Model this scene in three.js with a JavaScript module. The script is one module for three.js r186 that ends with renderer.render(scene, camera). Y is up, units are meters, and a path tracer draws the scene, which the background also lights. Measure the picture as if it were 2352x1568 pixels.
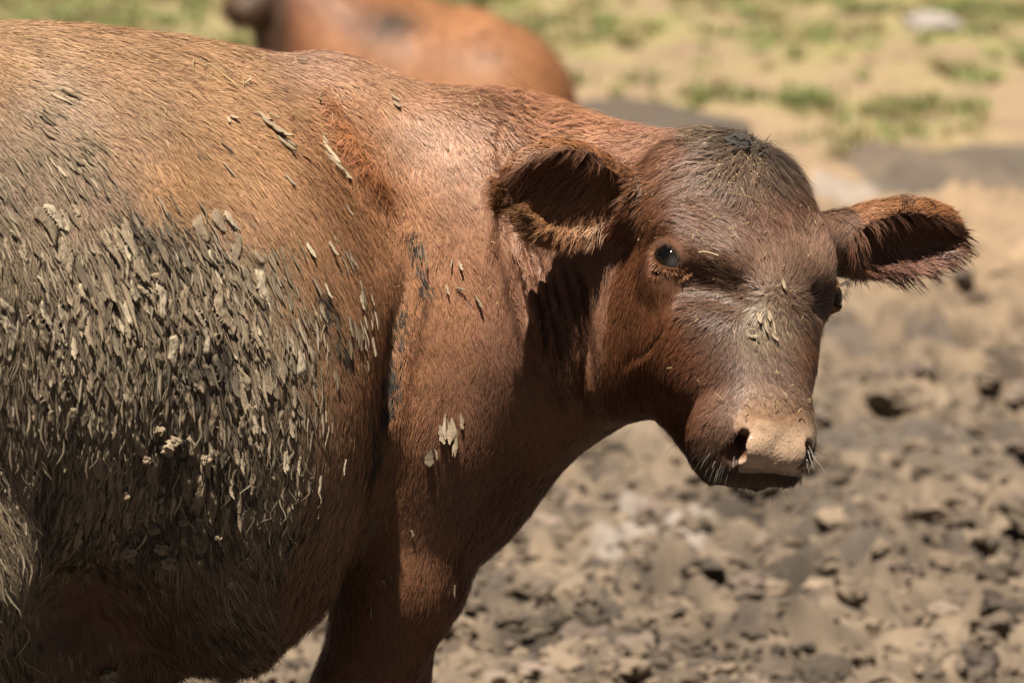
import * as THREE from 'three';
import { mergeGeometries } from 'three/addons/utils/BufferGeometryUtils.js';
import { ImprovedNoise } from 'three/addons/math/ImprovedNoise.js';

// ------------------------------------------------------------------ camera, sky, sun, exposure
const scene = new THREE.Scene();
const DIST = 6, HW = 0.625 / 6, W = 2352, H = 1568;           // metres to the focal plane, half width per metre
const camera = new THREE.PerspectiveCamera(2 * Math.atan(HW / 1.5) * 180 / Math.PI, 1.5, 0.1, 400);
const PITCH = Math.atan(0.95 / 5.925);
camera.position.set(0, 0.85 + DIST * Math.sin(PITCH), DIST * Math.cos(PITCH));
camera.lookAt(0, 0.85, 0);
camera.updateMatrixWorld(true);
camera.focus = 5.86;
camera.userData.fStop = 5.8;
const renderer = new THREE.WebGLRenderer();
renderer.toneMapping = THREE.LinearToneMapping;
renderer.toneMappingExposure = 2.35;
renderer.shadowMap.enabled = true;
const SUN = new THREE.Vector3(-0.09, 0.93, 0.34).normalize();
{
  const w = 256, h = 128, data = new Float32Array(w * h * 4);
  for (let j = 0; j < h; j++) for (let i = 0; i < w; i++) {
    const el = ((j + 0.5) / h - 0.5) * Math.PI, s = Math.sin(Math.max(el, 0));
    const k = (j * w + i) * 4, t = Math.pow(1 - s, 2.5);
    data[k] = 0.17 + 0.42 * t; data[k + 1] = 0.25 + 0.38 * t; data[k + 2] = 0.42 + 0.25 * t; data[k + 3] = 1;
  }
  const sky = new THREE.DataTexture(data, w, h, THREE.RGBAFormat, THREE.FloatType);
  sky.mapping = THREE.EquirectangularReflectionMapping; sky.magFilter = THREE.LinearFilter; sky.needsUpdate = true;
  scene.background = sky; scene.environment = sky;
  scene.backgroundIntensity = scene.environmentIntensity = 0.1;
}
const sun = new THREE.DirectionalLight(new THREE.Color(1, 0.91, 0.77), 4.8);
sun.position.copy(SUN).multiplyScalar(20); sun.castShadow = true; sun.shadow.radius = 2;
sun.shadow.mapSize.set(4096, 4096);
Object.assign(sun.shadow.camera, { left: -9, right: 9, top: 9, bottom: -9, near: 1, far: 60 });
scene.add(sun, sun.target);

// ------------------------------------------------------------------ helpers
let seed = 12345;
function rnd() { seed |= 0; seed = seed + 0x6D2B79F5 | 0; let t = Math.imul(seed ^ seed >>> 15, 1 | seed); t = t + Math.imul(t ^ t >>> 7, 61 | t) ^ t; return ((t ^ t >>> 14) >>> 0) / 4294967296; }
const rr = (a, b) => a + (b - a) * rnd();
const gauss = () => (rnd() + rnd() + rnd() - 1.5) * 1.15;
const clamp = (x, a = 0, b = 1) => Math.min(b, Math.max(a, x));
const sstep = (a, b, x) => { const t = clamp((x - a) / (b - a)); return t * t * (3 - 2 * t); };
const mix = (a, b, t) => a + (b - a) * t;
const perlin = new ImprovedNoise();
const nz = (x, y, z) => perlin.noise(x + 31.7, y + 17.3, z + 5.1);
const fbm = (x, y, z, o = 4) => { let s = 0, a = 1, t = 0; for (let i = 0; i < o; i++) { s += a * nz(x, y, z); t += a; a *= 0.5; x = x * 2.03 + 3.1; y = y * 2.03 + 1.7; z = z * 2.03 + 9.2; } return s / t; };
const M1 = 1.25 / W;                                           // metres per unit of the layout grid
const vx = new THREE.Vector3(), vy = new THREE.Vector3(), vz = new THREE.Vector3();
camera.matrixWorld.extractBasis(vx, vy, vz);
const CP = camera.position.clone();
// a point of the layout: across, down, and towards the viewer, all in layout units
function P(u, v, d = 0) {
  const z = DIST - d * M1, s = HW * z / 1176;
  return CP.clone().addScaledVector(vz, -z).addScaledVector(vx, (u - 1176) * s).addScaledVector(vy, (784 - v) * s);
}
function toUV(x, y, z) {
  const dx = x - CP.x, dy = y - CP.y, dz = z - CP.z, depth = -(dx * vz.x + dy * vz.y + dz * vz.z), s = HW * depth / 1176;
  return [1176 + (dx * vx.x + dy * vx.y + dz * vx.z) / s, 784 - (dx * vy.x + dy * vy.y + dz * vy.z) / s, (DIST - depth) / M1];
}
const V3 = (x, y, z) => new THREE.Vector3(x, y, z);
function tag(o, label, category, group, kind) {
  if (label) o.userData.label = label;
  if (category) o.userData.category = category;
  if (group) o.userData.group = group;
  if (kind) o.userData.kind = kind;
  return o;
}
const used = {};
function named(n) { const k = used[n] = (used[n] ?? -1) + 1; return k ? n + '_' + String(k).padStart(3, '0') : n; }
function mesh(name, g, m, parent) { const o = new THREE.Mesh(g, m); o.name = name; o.castShadow = o.receiveShadow = true; parent.add(o); return o; }

// ------------------------------------------------------------------ signed distance modelling
class Field {
  constructor() { this.p = []; }
  // tapered capsule a-b, squashed by q along the unit vector s; k = blend radius; op: 1 add, -1 cut
  cone(a, b, ra, rb, k = 0.03, q = 1, s = null, op = 1) {
    const lo = Math.max(ra, rb);
    const c = a.clone().add(b).multiplyScalar(0.5), R = a.distanceTo(b) / 2 + lo;
    this.p.push({ t: 0, a, ab: b.clone().sub(a), l2: Math.max(1e-9, a.distanceToSquared(b)), ra, rb, k, q, s, op, c, R }); return this;
  }
  // ellipsoid with axes X,Y,Z (unit vectors) and radii
  ell(c, r, X, Y, Z, k = 0.03, op = 1) { this.p.push({ t: 1, c, r, X, Y, Z, k, op, R: Math.max(...r) }); return this; }
  fn(f, k = 0.01, op = 1, c = V3(0, 0, 0), R = 99) { this.p.push({ t: 2, f, k, op, c, R }); return this; }
  // another field joined as one shape
  sub(f, k = 0.03, kf = null) { this.p.push({ t: 3, f, k, kf, op: 1, c: V3(0, 0, 0), R: 99 }); return this; }
  one(e, x, y, z) {
    if (e.t === 3) return e.f.at(x, y, z);
    if (e.t === 0) {
      let px = x - e.a.x, py = y - e.a.y, pz = z - e.a.z;
      const h = clamp((px * e.ab.x + py * e.ab.y + pz * e.ab.z) / e.l2);
      px -= e.ab.x * h; py -= e.ab.y * h; pz -= e.ab.z * h;
      const r = e.ra + (e.rb - e.ra) * h;
      if (e.q === 1) return Math.sqrt(px * px + py * py + pz * pz) - r;
      const s = e.s, w = px * s.x + py * s.y + pz * s.z, m = (e.q - 1) * w;
      const sx = px + s.x * m, sy = py + s.y * m, sz = pz + s.z * m, L = Math.sqrt(sx * sx + sy * sy + sz * sz) + 1e-9;
      const gs = w * e.q / L; return (L - r) / Math.sqrt(1 + (e.q * e.q - 1) * gs * gs);
    }
    if (e.t === 1) {
      const px = x - e.c.x, py = y - e.c.y, pz = z - e.c.z, r = e.r;
      const a = (px * e.X.x + py * e.X.y + pz * e.X.z) / r[0], b = (px * e.Y.x + py * e.Y.y + pz * e.Y.z) / r[1], c = (px * e.Z.x + py * e.Z.y + pz * e.Z.z) / r[2];
      const k0 = Math.sqrt(a * a + b * b + c * c), k1 = Math.sqrt(a * a / r[0] / r[0] + b * b / r[1] / r[1] + c * c / r[2] / r[2]) + 1e-9;
      return k0 < 1e-6 ? -Math.min(...r) : k0 * (k0 - 1) / k1;
    }
    return e.f(x, y, z);
  }
  at(x, y, z) {
    let d = 1e9;
    const list = this.near || this.p;
    for (const e of list) {
      const v = this.one(e, x, y, z);
      if (e.op > 0) { const K = e.kf ? e.kf(x, y, z) : e.k, h = Math.max(K - Math.abs(d - v), 0) / K; d = Math.min(d, v) - h * h * K * 0.25; }
      else if (e.op < 0) { const h = Math.max(e.k - Math.abs(-v - d), 0) / e.k; d = Math.max(d, -v) + h * h * e.k * 0.25; }
      else d += v;
    }
    return d;
  }
  cull(test) { this.near = test ? this.p.filter(e => e.R > 50 || test(e)) : null; for (const e of this.p) if (e.t === 3) e.f.cull(test); }
  grad(x, y, z, h = 0.0015, out = V3(0, 0, 0)) {
    return out.set(this.at(x + h, y, z) - this.at(x - h, y, z), this.at(x, y + h, z) - this.at(x, y - h, z), this.at(x, y, z + h) - this.at(x, y, z - h)).normalize();
  }
  // surface nets on a rectilinear grid; blocks far from the surface are skipped
  mesh(X, Y, Z) {
    const nx = X.length, ny = Y.length, nzz = Z.length, B = 8, val = new Map();
    const pos = [], idx = [], vid = new Map(), key = (i, j, k) => (k * ny + j) * nx + i;
    const S = (i, j, k) => { const q = key(i, j, k); let v = val.get(q); if (v === undefined) { v = this.at(X[i], Y[j], Z[k]); val.set(q, v); } return v; };
    for (let bk = 0; bk < nzz - 1; bk += B) for (let bj = 0; bj < ny - 1; bj += B) for (let bi = 0; bi < nx - 1; bi += B) {
      const ei = Math.min(nx - 1, bi + B), ej = Math.min(ny - 1, bj + B), ek = Math.min(nzz - 1, bk + B);
      const cx = (X[bi] + X[ei]) / 2, cy = (Y[bj] + Y[ej]) / 2, cz = (Z[bk] + Z[ek]) / 2, half = Math.hypot(X[ei] - cx, Y[ej] - cy, Z[ek] - cz);
      this.cull(null);
      if (Math.abs(this.at(cx, cy, cz)) > half * 1.6 + 0.02) continue;
      this.cull(e => Math.hypot(e.c.x - cx, e.c.y - cy, e.c.z - cz) < e.R + half + e.k + 0.1);
      for (let k = bk; k < ek; k++) for (let j = bj; j < ej; j++) for (let i = bi; i < ei; i++) {
        let n = 0, sx = 0, sy = 0, sz = 0, neg = 0; const c = [];
        for (let q = 0; q < 8; q++) { c[q] = S(i + (q & 1), j + (q >> 1 & 1), k + (q >> 2)); if (c[q] < 0) neg++; }
        if (!neg || neg === 8) continue;
        for (let q = 0; q < 8; q++) for (let b = 1; b < 8; b <<= 1) if (!(q & b)) {
          const a = c[q], d = c[q | b]; if ((a < 0) === (d < 0)) continue;
          const t = a / (a - d), o = [q & 1, q >> 1 & 1, q >> 2]; o[b === 1 ? 0 : b === 2 ? 1 : 2] += t; sx += o[0]; sy += o[1]; sz += o[2]; n++;
        }
        vid.set(key(i, j, k), pos.length / 3);
        sx /= n; sy /= n; sz /= n;
        pos.push(mix(X[i], X[i + 1], sx), mix(Y[j], Y[j + 1], sy), mix(Z[k], Z[k + 1], sz));
      }
    }
    this.cull(null);
    const quad = (a, b, c, d, flip) => { if (a === undefined || b === undefined || c === undefined || d === undefined) return; flip ? idx.push(a, c, b, a, d, c) : idx.push(a, b, c, a, c, d); };
    for (const q of vid.keys()) {
      const i = q % nx, j = Math.floor(q / nx) % ny, k = Math.floor(q / nx / ny), s0 = val.get(q) < 0, g = (a, b, c) => vid.get(key(a, b, c));
      if (i && j && k) {
        if (s0 !== (val.get(key(i + 1, j, k)) < 0)) quad(g(i, j - 1, k - 1), g(i, j, k - 1), g(i, j, k), g(i, j - 1, k), !s0);
        if (s0 !== (val.get(key(i, j + 1, k)) < 0)) quad(g(i - 1, j, k - 1), g(i - 1, j, k), g(i, j, k), g(i, j, k - 1), !s0);
        if (s0 !== (val.get(key(i, j, k + 1)) < 0)) quad(g(i - 1, j - 1, k), g(i, j - 1, k), g(i, j, k), g(i - 1, j, k), !s0);
      }
    }
    const geo = new THREE.BufferGeometry(), n = new Float32Array(pos.length), gv = V3(0, 0, 0);
    for (let i = 0; i < pos.length; i += 3) {
      this.cull(e => Math.hypot(e.c.x - pos[i], e.c.y - pos[i + 1], e.c.z - pos[i + 2]) < e.R + e.k + 0.02);
      this.grad(pos[i], pos[i + 1], pos[i + 2], 0.0015, gv); n[i] = gv.x; n[i + 1] = gv.y; n[i + 2] = gv.z;
    }
    this.cull(null);
    geo.setAttribute('position', new THREE.Float32BufferAttribute(pos, 3));
    geo.setAttribute('normal', new THREE.BufferAttribute(n, 3));
    geo.setIndex(idx);
    return geo;
  }
}
// grid lines from a to b: step h, or hf between fa and fb
function lines(a, b, h, fa = 1, fb = 0, hf = h) { const o = [a]; let x = a; while (x < b) { x += x >= fa && x <= fb ? hf : h; o.push(x); } return o; }

// ------------------------------------------------------------------ the brown heifer
const YAW = 27 * Math.PI / 180;
const bh = V3(Math.cos(YAW), 0, -Math.sin(YAW)), bs = V3(Math.sin(YAW), 0, Math.cos(YAW)), up = V3(0, 1, 0);
const cow = new Field();
let F = cow;
const U = x => x * M1;
const E = (u, v, d, r, k = 60, op = 1, X = bh, Y = up, Z = bs) => F.ell(P(u, v, d), r.map(U), X, Y, Z, U(k), op);
const C = (a, b, ra, rb, k = 60, q = 1, s = bs, op = 1) => F.cone(P(...a), P(...b), U(ra), U(rb), U(k), q, s, op);
// trunk
E(60, 745, 190, [820, 640, 545], 60);
C([-420, 285, 420], [700, 290, -140], 185, 165, 200);                         // loin and back
E(480, 915, 40, [365, 615, 470], 150);                                         // ribs
C([-620, 330, 620], [-350, 300, 560], 230, 260, 200);                          // rump
E(-400, 620, 600, [420, 430, 330], 200);                                       // thigh
C([-300, 760, 690], [-150, 1300, 640], 330, 190, 160, 1.3);
C([-150, 1300, 640], [-260, 1700, 700], 180, 115, 100);
C([-260, 1700, 700], [-230, 2080, 640], 105, 75, 60);
C([-230, 2080, 640], [-210, 2330, 630], 75, 80, 40);
C([-330, 760, 20], [-60, 1400, -60], 330, 230, 120, 1.3);                      // far thigh
C([-60, 1400, -60], [-130, 1750, -40], 190, 110, 100);
C([-130, 1750, -40], [-110, 2290, -60], 100, 75, 60);
E(180, 1460, -120, [260, 150, 220], 100);                                      // udder and belly
E(205, 1490, 430, [185, 195, 280], 70, -1);                                    // hollow between belly and thigh
// chest, neck, shoulder, forelegs
const front = F = new Field();
E(880, 780, -290, [400, 540, 340], 150);
E(1040, 600, -190, [240, 390, 250], 120);                                      // shoulder blade
C([850, 312, -260], [1150, 380, -300], 110, 105, 120);                         // withers
E(1010, 900, -150, [215, 300, 215], 110);
C([1000, 1000, -120], [925, 1330, -180], 170, 138, 110);
C([925, 1330, -180], [825, 1600, -235], 138, 108, 60);
C([825, 1600, -235], [825, 1850, -250], 100, 92, 60);
C([825, 1850, -250], [835, 2200, -250], 70, 66, 40);
C([835, 2200, -250], [880, 2370, -230], 66, 90, 40);
C([960, 1000, -560], [900, 1350, -560], 170, 130, 100);                        // far foreleg
C([900, 1350, -560], [880, 1850, -540], 120, 85, 60);
C([880, 1850, -540], [890, 2300, -520], 66, 80, 40);
E(1060, 1015, -290, [185, 262, 210], 110);                                     // brisket
C([1130, 640, -290], [1500, 600, 40], 380, 235, 150, 1.35, V3(0.55, 0, 0.83)); // neck
C([1150, 375, -300], [1590, 412, 20], 110, 98, 120);
C([1120, 880, -280], [1400, 780, 40], 240, 190, 120);
F = cow;
const yA = P(900, 380, 0).y, yB = P(900, 820, 0).y;
cow.sub(front, U(45), (x, y) => mix(U(75), U(220), sstep(yB, yA, y)));
// head frame: l across, n out of the forehead, f towards the nose
const HO = P(1712, 632, 300);
const mk = (x, y, z) => V3(0, 0, 0).addScaledVector(vx, x).addScaledVector(vy, y).addScaledVector(vz, z).normalize();
const HL = mk(0.887, -0.157, -0.44), HF = mk(0.114, -0.842, 0.529), HN = V3().crossVectors(HL, HF).multiplyScalar(-1).normalize();
if (HN.dot(vz) < 0) HN.multiplyScalar(-1);
const Hd = (l, n, f) => HO.clone().addScaledVector(HL, U(l)).addScaledVector(HN, U(n)).addScaledVector(HF, U(f));
const HE = (l, n, f, r, k = 40, op = 1, X = HL, Y = HN, Z = HF) => F.ell(Hd(l, n, f), r.map(U), X, Y, Z, U(k), op);
const HC = (a, b, ra, rb, k = 40, q = 1, s = HL, op = 1) => F.cone(Hd(...a), Hd(...b), U(ra), U(rb), U(k), q, s, op);
const head = F = new Field();
HE(0, -45, -70, [186, 160, 270], 60);
HE(0, -34, -180, [214, 136, 150], 70);
HE(0, -22, -280, [135, 80, 66], 80);
HE(0, 40, -20, [150, 78, 150], 60);                                            // forehead dome
HC([0, -60, 40], [0, -62, 340], 140, 102, 80);
for (const s of [-1, 1]) {
  HC([s * 46, 12, 40], [s * 44, -10, 330], 80, 58, 60);
  HE(s < 0 ? -116 : 96, -90, 150, [66, 110, 130], 90);                                   // upper cheek
  HE(s * 132, -250, -10, [88, 230, 190], 90);
  HE(s * 158, 32, -40, [50, 46, 80], 70);
  HE(s * 182, -30, 12, [46, 62, 66], 40);
  if (s < 0) HC([s * 168, 34, 78], [s * 78, 74, 108], 12, 18, 85, 1, HL, -1); else HC([s * 150, 60, 92], [s * 110, 74, 104], 5, 6, 55, 1, HL, -1);                                   // hollow under the brow
}
HE(4, -68, 390, [134, 104, 90], 60);
HE(-66, -74, 394, [80, 84, 76], 50);
for (const q of [-1, 1]) { HE(q * 52, -8, 440, [34, 26, 40], 34); HE(q * 78, -92, 432, [44, 40, 40], 40); }   // wings of the nose, upper lip
HE(2, -62, 462, [50, 48, 26], 40);
HC([0, -320, 0], [-5, -190, 345], 128, 72, 90);
HE(-4, -142, 388, [98, 50, 70], 22);
  HE(-60, -150, 392, [40, 40, 66], 20); HE(50, -150, 392, [40, 40, 66], 20);
F = cow;
cow.sub(head, U(70));
// ears: cups that open to the viewer
function ear(base, tip, open, width, thick, hollow, k) {
  const A = tip.clone().sub(base), len = A.length(); A.normalize();
  const O = open.clone().addScaledVector(A, -open.dot(A)).normalize(), B = V3().crossVectors(A, O);
  const c = base.clone().lerp(tip, 0.54);
  cow.ell(c, [len * 0.5, U(width), U(thick)], A, B, O, U(k));
  cow.ell(c.clone().addScaledVector(B, U(-width * 0.45)).addScaledVector(A, U(15)), [len * 0.36, U(width * 0.75), U(thick * 0.8)], A, B, O, U(30));
  cow.cone(base.clone().addScaledVector(A, -U(30)), base.clone().lerp(tip, 0.3), U(70), U(75), U(40));
  cow.ell(c.clone().addScaledVector(O, U(hollow)).addScaledVector(A, U(-6)), [len * 0.44, U(width * 0.82), U(thick * 0.95)], A, B, O, U(14), -1);
  return { c, A, B, O, len };
}
const EAR_R = ear(P(1440, 470, 230), P(1164, 408, 395), mk(0.25, -0.25, 0.9), 114, 58, 34, 26);
const EAR_L = ear(P(1890, 560, 70), P(2204, 548, -30), mk(0.05, -0.25, 0.95), 84, 56, 32, 26);
// eyes, nostrils, mouth
const EYE = [[-1, Hd(-192, 6, 2)], [1, Hd(211, -8, 13)]], EYE_R = U(40);
for (const [s, e] of EYE) {
  cow.ell(e.clone().addScaledVector(HL, U(s * 28)).addScaledVector(HN, U(2)).addScaledVector(HF, U(8)), [U(34), U(34), U(27)], HL, HN, HF, U(14), -1);
}
for (const s of [-1, 1]) {
  HC([s * 84, -22, 464], [s * 62, -14, 398], 22, 16, 14, 1, HL, -1);
  HC([s * 84, -22, 464], [s * 80, 12, 440], 20, 12, 14, 1, HL, -1);
}
// folds of the hide: each a line of layout points; the far side of the line lies deeper
const bump = [];
function line(pts, f, w, dmin) {
  const xs = pts.map(p => p[0]), ys = pts.map(p => p[1]);
  bump.push({ pts, f, w, dmin, x0: Math.min(...xs) - w, x1: Math.max(...xs) + w, y0: Math.min(...ys) - w, y1: Math.max(...ys) + w });
}
// signed distance across the line (positive to the right) and a fade towards its ends
function across(pts, u, v) {
  let best = 1e9, sg = 0, at = 0, tot = 0;
  for (let i = 0; i + 1 < pts.length; i++) {
    const [ax, ay] = pts[i], dx = pts[i + 1][0] - ax, dy = pts[i + 1][1] - ay, l = Math.hypot(dx, dy), t = clamp(((u - ax) * dx + (v - ay) * dy) / l / l);
    const ex = u - ax - dx * t, ey = v - ay - dy * t, d = Math.hypot(ex, ey);
    if (d < best) { best = d; sg = dx * ey - dy * ex < 0 ? 1 : -1; at = tot + l * t; }
    tot += l;
  }
  return [best * sg, Math.min(1, at / (0.25 * tot), (tot - at) / (0.25 * tot))];
}
const saw = a => s => a * (-0.7 * Math.exp(-(((s + 20) / 15) ** 2)) + 0.9 * Math.exp(-(((s - 4) / 10) ** 2)));   // a soft roll, then a groove
for (const [l, a] of [[[[1135, 240], [1148, 400], [1170, 540], [1200, 680], [1235, 830]], 9], [[[1172, 470], [1210, 600], [1245, 720], [1262, 880]], 13], [[[1215, 540], [1250, 650], [1278, 770], [1290, 900]], 13], [[[1252, 570], [1285, 690], [1305, 830], [1312, 950]], 12], [[[1290, 580], [1318, 700], [1332, 840], [1330, 960]], 11], [[[1325, 590], [1345, 720], [1352, 880]], 9]])
  line(l, saw(a * 2.9), 80, -100);
line([[945, 530], [928, 680], [895, 830], [872, 980], [862, 1090]], s => 9 * Math.exp(-s * s / 420) - 12 * Math.exp(-((s - 36) ** 2) / 500), 100, -150);
line([[740, 215], [775, 300], [830, 390], [890, 455]], s => -8 * Math.exp(-s * s / 900), 90, -100);
line([[1560, 700], [1500, 790], [1430, 830]], s => 5 * Math.exp(-s * s / 60), 50, 100);
const foldAt = (x, y, z) => {
  const [u, v, d] = toUV(x, y, z); let o = 0;
  for (const b of bump) if (d > b.dmin && u > b.x0 && u < b.x1 && v > b.y0 && v < b.y1) { const [s, e] = across(b.pts, u, v); if (Math.abs(s) < b.w) o += b.f(s) * e * sstep(b.w, b.w * 0.6, Math.abs(s)); }
  return U(o);
};
cow.fn(foldAt, 0.01, 0);
// where the sight line through a layout point meets the animal
function hit(u, v, field = cow) {
  const a = P(u, v, 0).sub(CP).normalize(); let t = 4.6;
  for (let k = 0; k < 90 && t < 7.5; k++) { const d = field.at(CP.x + a.x * t, CP.y + a.y * t, CP.z + a.z * t); if (d < 0.0006) break; t += Math.max(d * 0.8, 0.0008); }
  return CP.clone().addScaledVector(a, t);
}
{
  const m = [[1642, 1083], [1700, 1083], [1760, 1081], [1815, 1089], [1850, 1084]].map(q => hit(...q));   // the mouth
  for (let i = 0; i + 1 < m.length; i++) cow.cone(m[i], m[i + 1], U(9), U(9), U(9), 1, null, -1);
}
// ------------------------------------------------------------------ colours and lie of the coat
// rows: across, down, flow across, flow down, hair length, lift, colour r g b, mud
const BODY = [
  [0, 90, 1, .45, 40, .22, .34, .185, .095, .05], [250, 120, 1, .5, 40, .22, .36, .19, .095, .02], [450, 120, 1, .35, 55, .4, .36, .19, .095, .0], [550, 220, .85, .5, 45, .25, .37, .195, .095, .02],
  [120, 250, .75, .75, 42, .25, .31, .19, .115, .42], [300, 300, .6, .9, 42, .25, .33, .185, .1, .25], [30, 420, .5, 1, 50, .3, .3, .19, .12, .6], [200, 480, .5, 1, 48, .28, .3, .18, .11, .72],
  [420, 400, .6, 1, 42, .25, .35, .175, .08, .22], [600, 380, .6, .9, 40, .22, .37, .185, .085, .08], [700, 300, .7, .75, 42, .25, .36, .18, .085, .03], [650, 500, .5, 1, 42, .25, .32, .16, .08, .3],
  [560, 480, .55, 1, 45, .3, .32, .165, .085, .5], [740, 480, .45, 1, 40, .2, .36, .17, .075, .22], [760, 330, .4, 1, 60, .75, .27, .1, .04, 0], [850, 420, .5, 1, 60, .75, .27, .1, .04, 0],
  [700, 130, .9, .3, 36, .2, .3, .16, .1, 0], [850, 190, .85, .5, 36, .2, .33, .165, .09, 0], [900, 300, .25, 1, 40, .3, .33, .16, .08, 0], [1000, 260, .5, 1, 38, .22, .32, .15, .08, .02],
  [0, 650, .2, 1, 62, .4, .28, .18, .11, .75], [180, 650, .25, 1, 48, .3, .27, .19, .125, .97], [330, 650, .3, 1, 48, .3, .27, .19, .125, .95], [480, 650, .35, 1, 48, .28, .28, .18, .11, .9],
  [620, 650, .32, 1, 45, .25, .3, .17, .09, .78], [720, 620, .3, 1, 42, .22, .33, .16, .075, .5], [800, 620, .25, 1, 38, .18, .34, .155, .07, .1], [870, 620, .15, 1, 36, .16, .34, .15, .068, .04],
  [0, 850, .1, 1, 70, .45, .26, .18, .11, .8], [150, 850, .05, 1, 52, .32, .26, .19, .125, 1], [330, 850, .1, 1, 50, .3, .25, .185, .12, 1], [520, 850, .25, 1, 48, .28, .27, .185, .115, .95],
  [680, 820, .22, 1, 45, .24, .3, .17, .09, .75], [790, 800, .15, 1, 40, .2, .33, .16, .075, .3], [850, 850, 0, 1, 36, .18, .32, .15, .07, .15], [60, 1050, .1, 1, 70, .45, .26, .18, .11, .8],
  [260, 1020, -.1, 1, 52, .34, .22, .165, .11, 1], [430, 1020, .05, 1, 50, .32, .23, .17, .115, 1], [600, 1020, .12, 1, 50, .3, .26, .17, .1, .9], [740, 1020, .08, 1, 45, .25, .3, .16, .085, .6],
  [820, 1050, -.08, 1, 38, .2, .31, .15, .075, .2], [0, 1250, .25, 1, 80, .5, .26, .17, .1, .7], [200, 1200, -.1, 1, 60, .45, .19, .135, .085, .85], [400, 1200, .05, 1, 60, .45, .2, .145, .095, .95],
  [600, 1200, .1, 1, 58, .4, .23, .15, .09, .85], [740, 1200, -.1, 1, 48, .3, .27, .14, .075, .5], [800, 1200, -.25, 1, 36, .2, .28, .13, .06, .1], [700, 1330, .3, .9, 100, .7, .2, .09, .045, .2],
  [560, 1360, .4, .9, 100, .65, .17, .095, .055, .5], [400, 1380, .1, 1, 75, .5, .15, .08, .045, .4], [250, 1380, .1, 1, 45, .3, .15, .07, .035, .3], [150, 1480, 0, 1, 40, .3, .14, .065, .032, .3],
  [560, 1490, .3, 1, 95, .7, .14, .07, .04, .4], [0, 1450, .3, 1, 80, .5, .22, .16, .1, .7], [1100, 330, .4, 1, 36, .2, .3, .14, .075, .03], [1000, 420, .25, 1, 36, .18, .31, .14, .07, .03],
  [930, 520, .12, 1, 36, .18, .33, .145, .068, .05], [1080, 500, .2, 1, 34, .17, .28, .125, .065, .03], [1000, 650, .1, 1, 34, .17, .325, .143, .07, .04], [1120, 650, .15, 1, 32, .15, .28, .12, .062, .02],
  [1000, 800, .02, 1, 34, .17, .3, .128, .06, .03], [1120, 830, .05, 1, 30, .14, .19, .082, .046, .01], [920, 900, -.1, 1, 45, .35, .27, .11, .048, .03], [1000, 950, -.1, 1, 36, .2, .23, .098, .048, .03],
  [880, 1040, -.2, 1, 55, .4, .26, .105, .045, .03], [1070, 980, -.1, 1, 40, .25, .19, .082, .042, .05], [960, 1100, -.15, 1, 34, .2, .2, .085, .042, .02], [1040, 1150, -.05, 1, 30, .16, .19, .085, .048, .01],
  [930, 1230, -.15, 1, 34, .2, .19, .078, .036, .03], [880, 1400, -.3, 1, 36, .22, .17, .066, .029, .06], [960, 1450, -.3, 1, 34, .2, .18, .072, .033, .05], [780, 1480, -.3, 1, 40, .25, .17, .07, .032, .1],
  [1180, 250, .5, .9, 60, .55, .27, .125, .075, 0], [1250, 245, .4, -.2, 72, .85, .3, .12, .05, 0], [1190, 205, .1, -.5, 62, .9, .29, .12, .055, 0], [1330, 280, .8, .3, 70, .55, .29, .12, .055, 0],
  [1420, 330, .9, .35, 48, .3, .26, .115, .065, 0], [1530, 350, 1, .1, 45, .3, .24, .115, .07, 0], [1480, 420, .9, -.1, 45, .3, .22, .1, .055, 0], [1200, 450, .2, 1, 34, .18, .23, .105, .06, .04],
  [1250, 650, .15, 1, 28, .13, .16, .068, .036, .01], [1320, 700, .1, 1, 28, .13, .16, .068, .034, 0], [1220, 900, .02, 1, 28, .13, .17, .072, .036, 0], [1330, 920, .1, 1, 28, .13, .16, .066, .032, 0],
  [1200, 1130, -.3, 1, 40, .3, .16, .066, .032, 0], [1120, 1230, -.2, 1, 55, .4, .14, .06, .03, 0],
];
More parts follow.
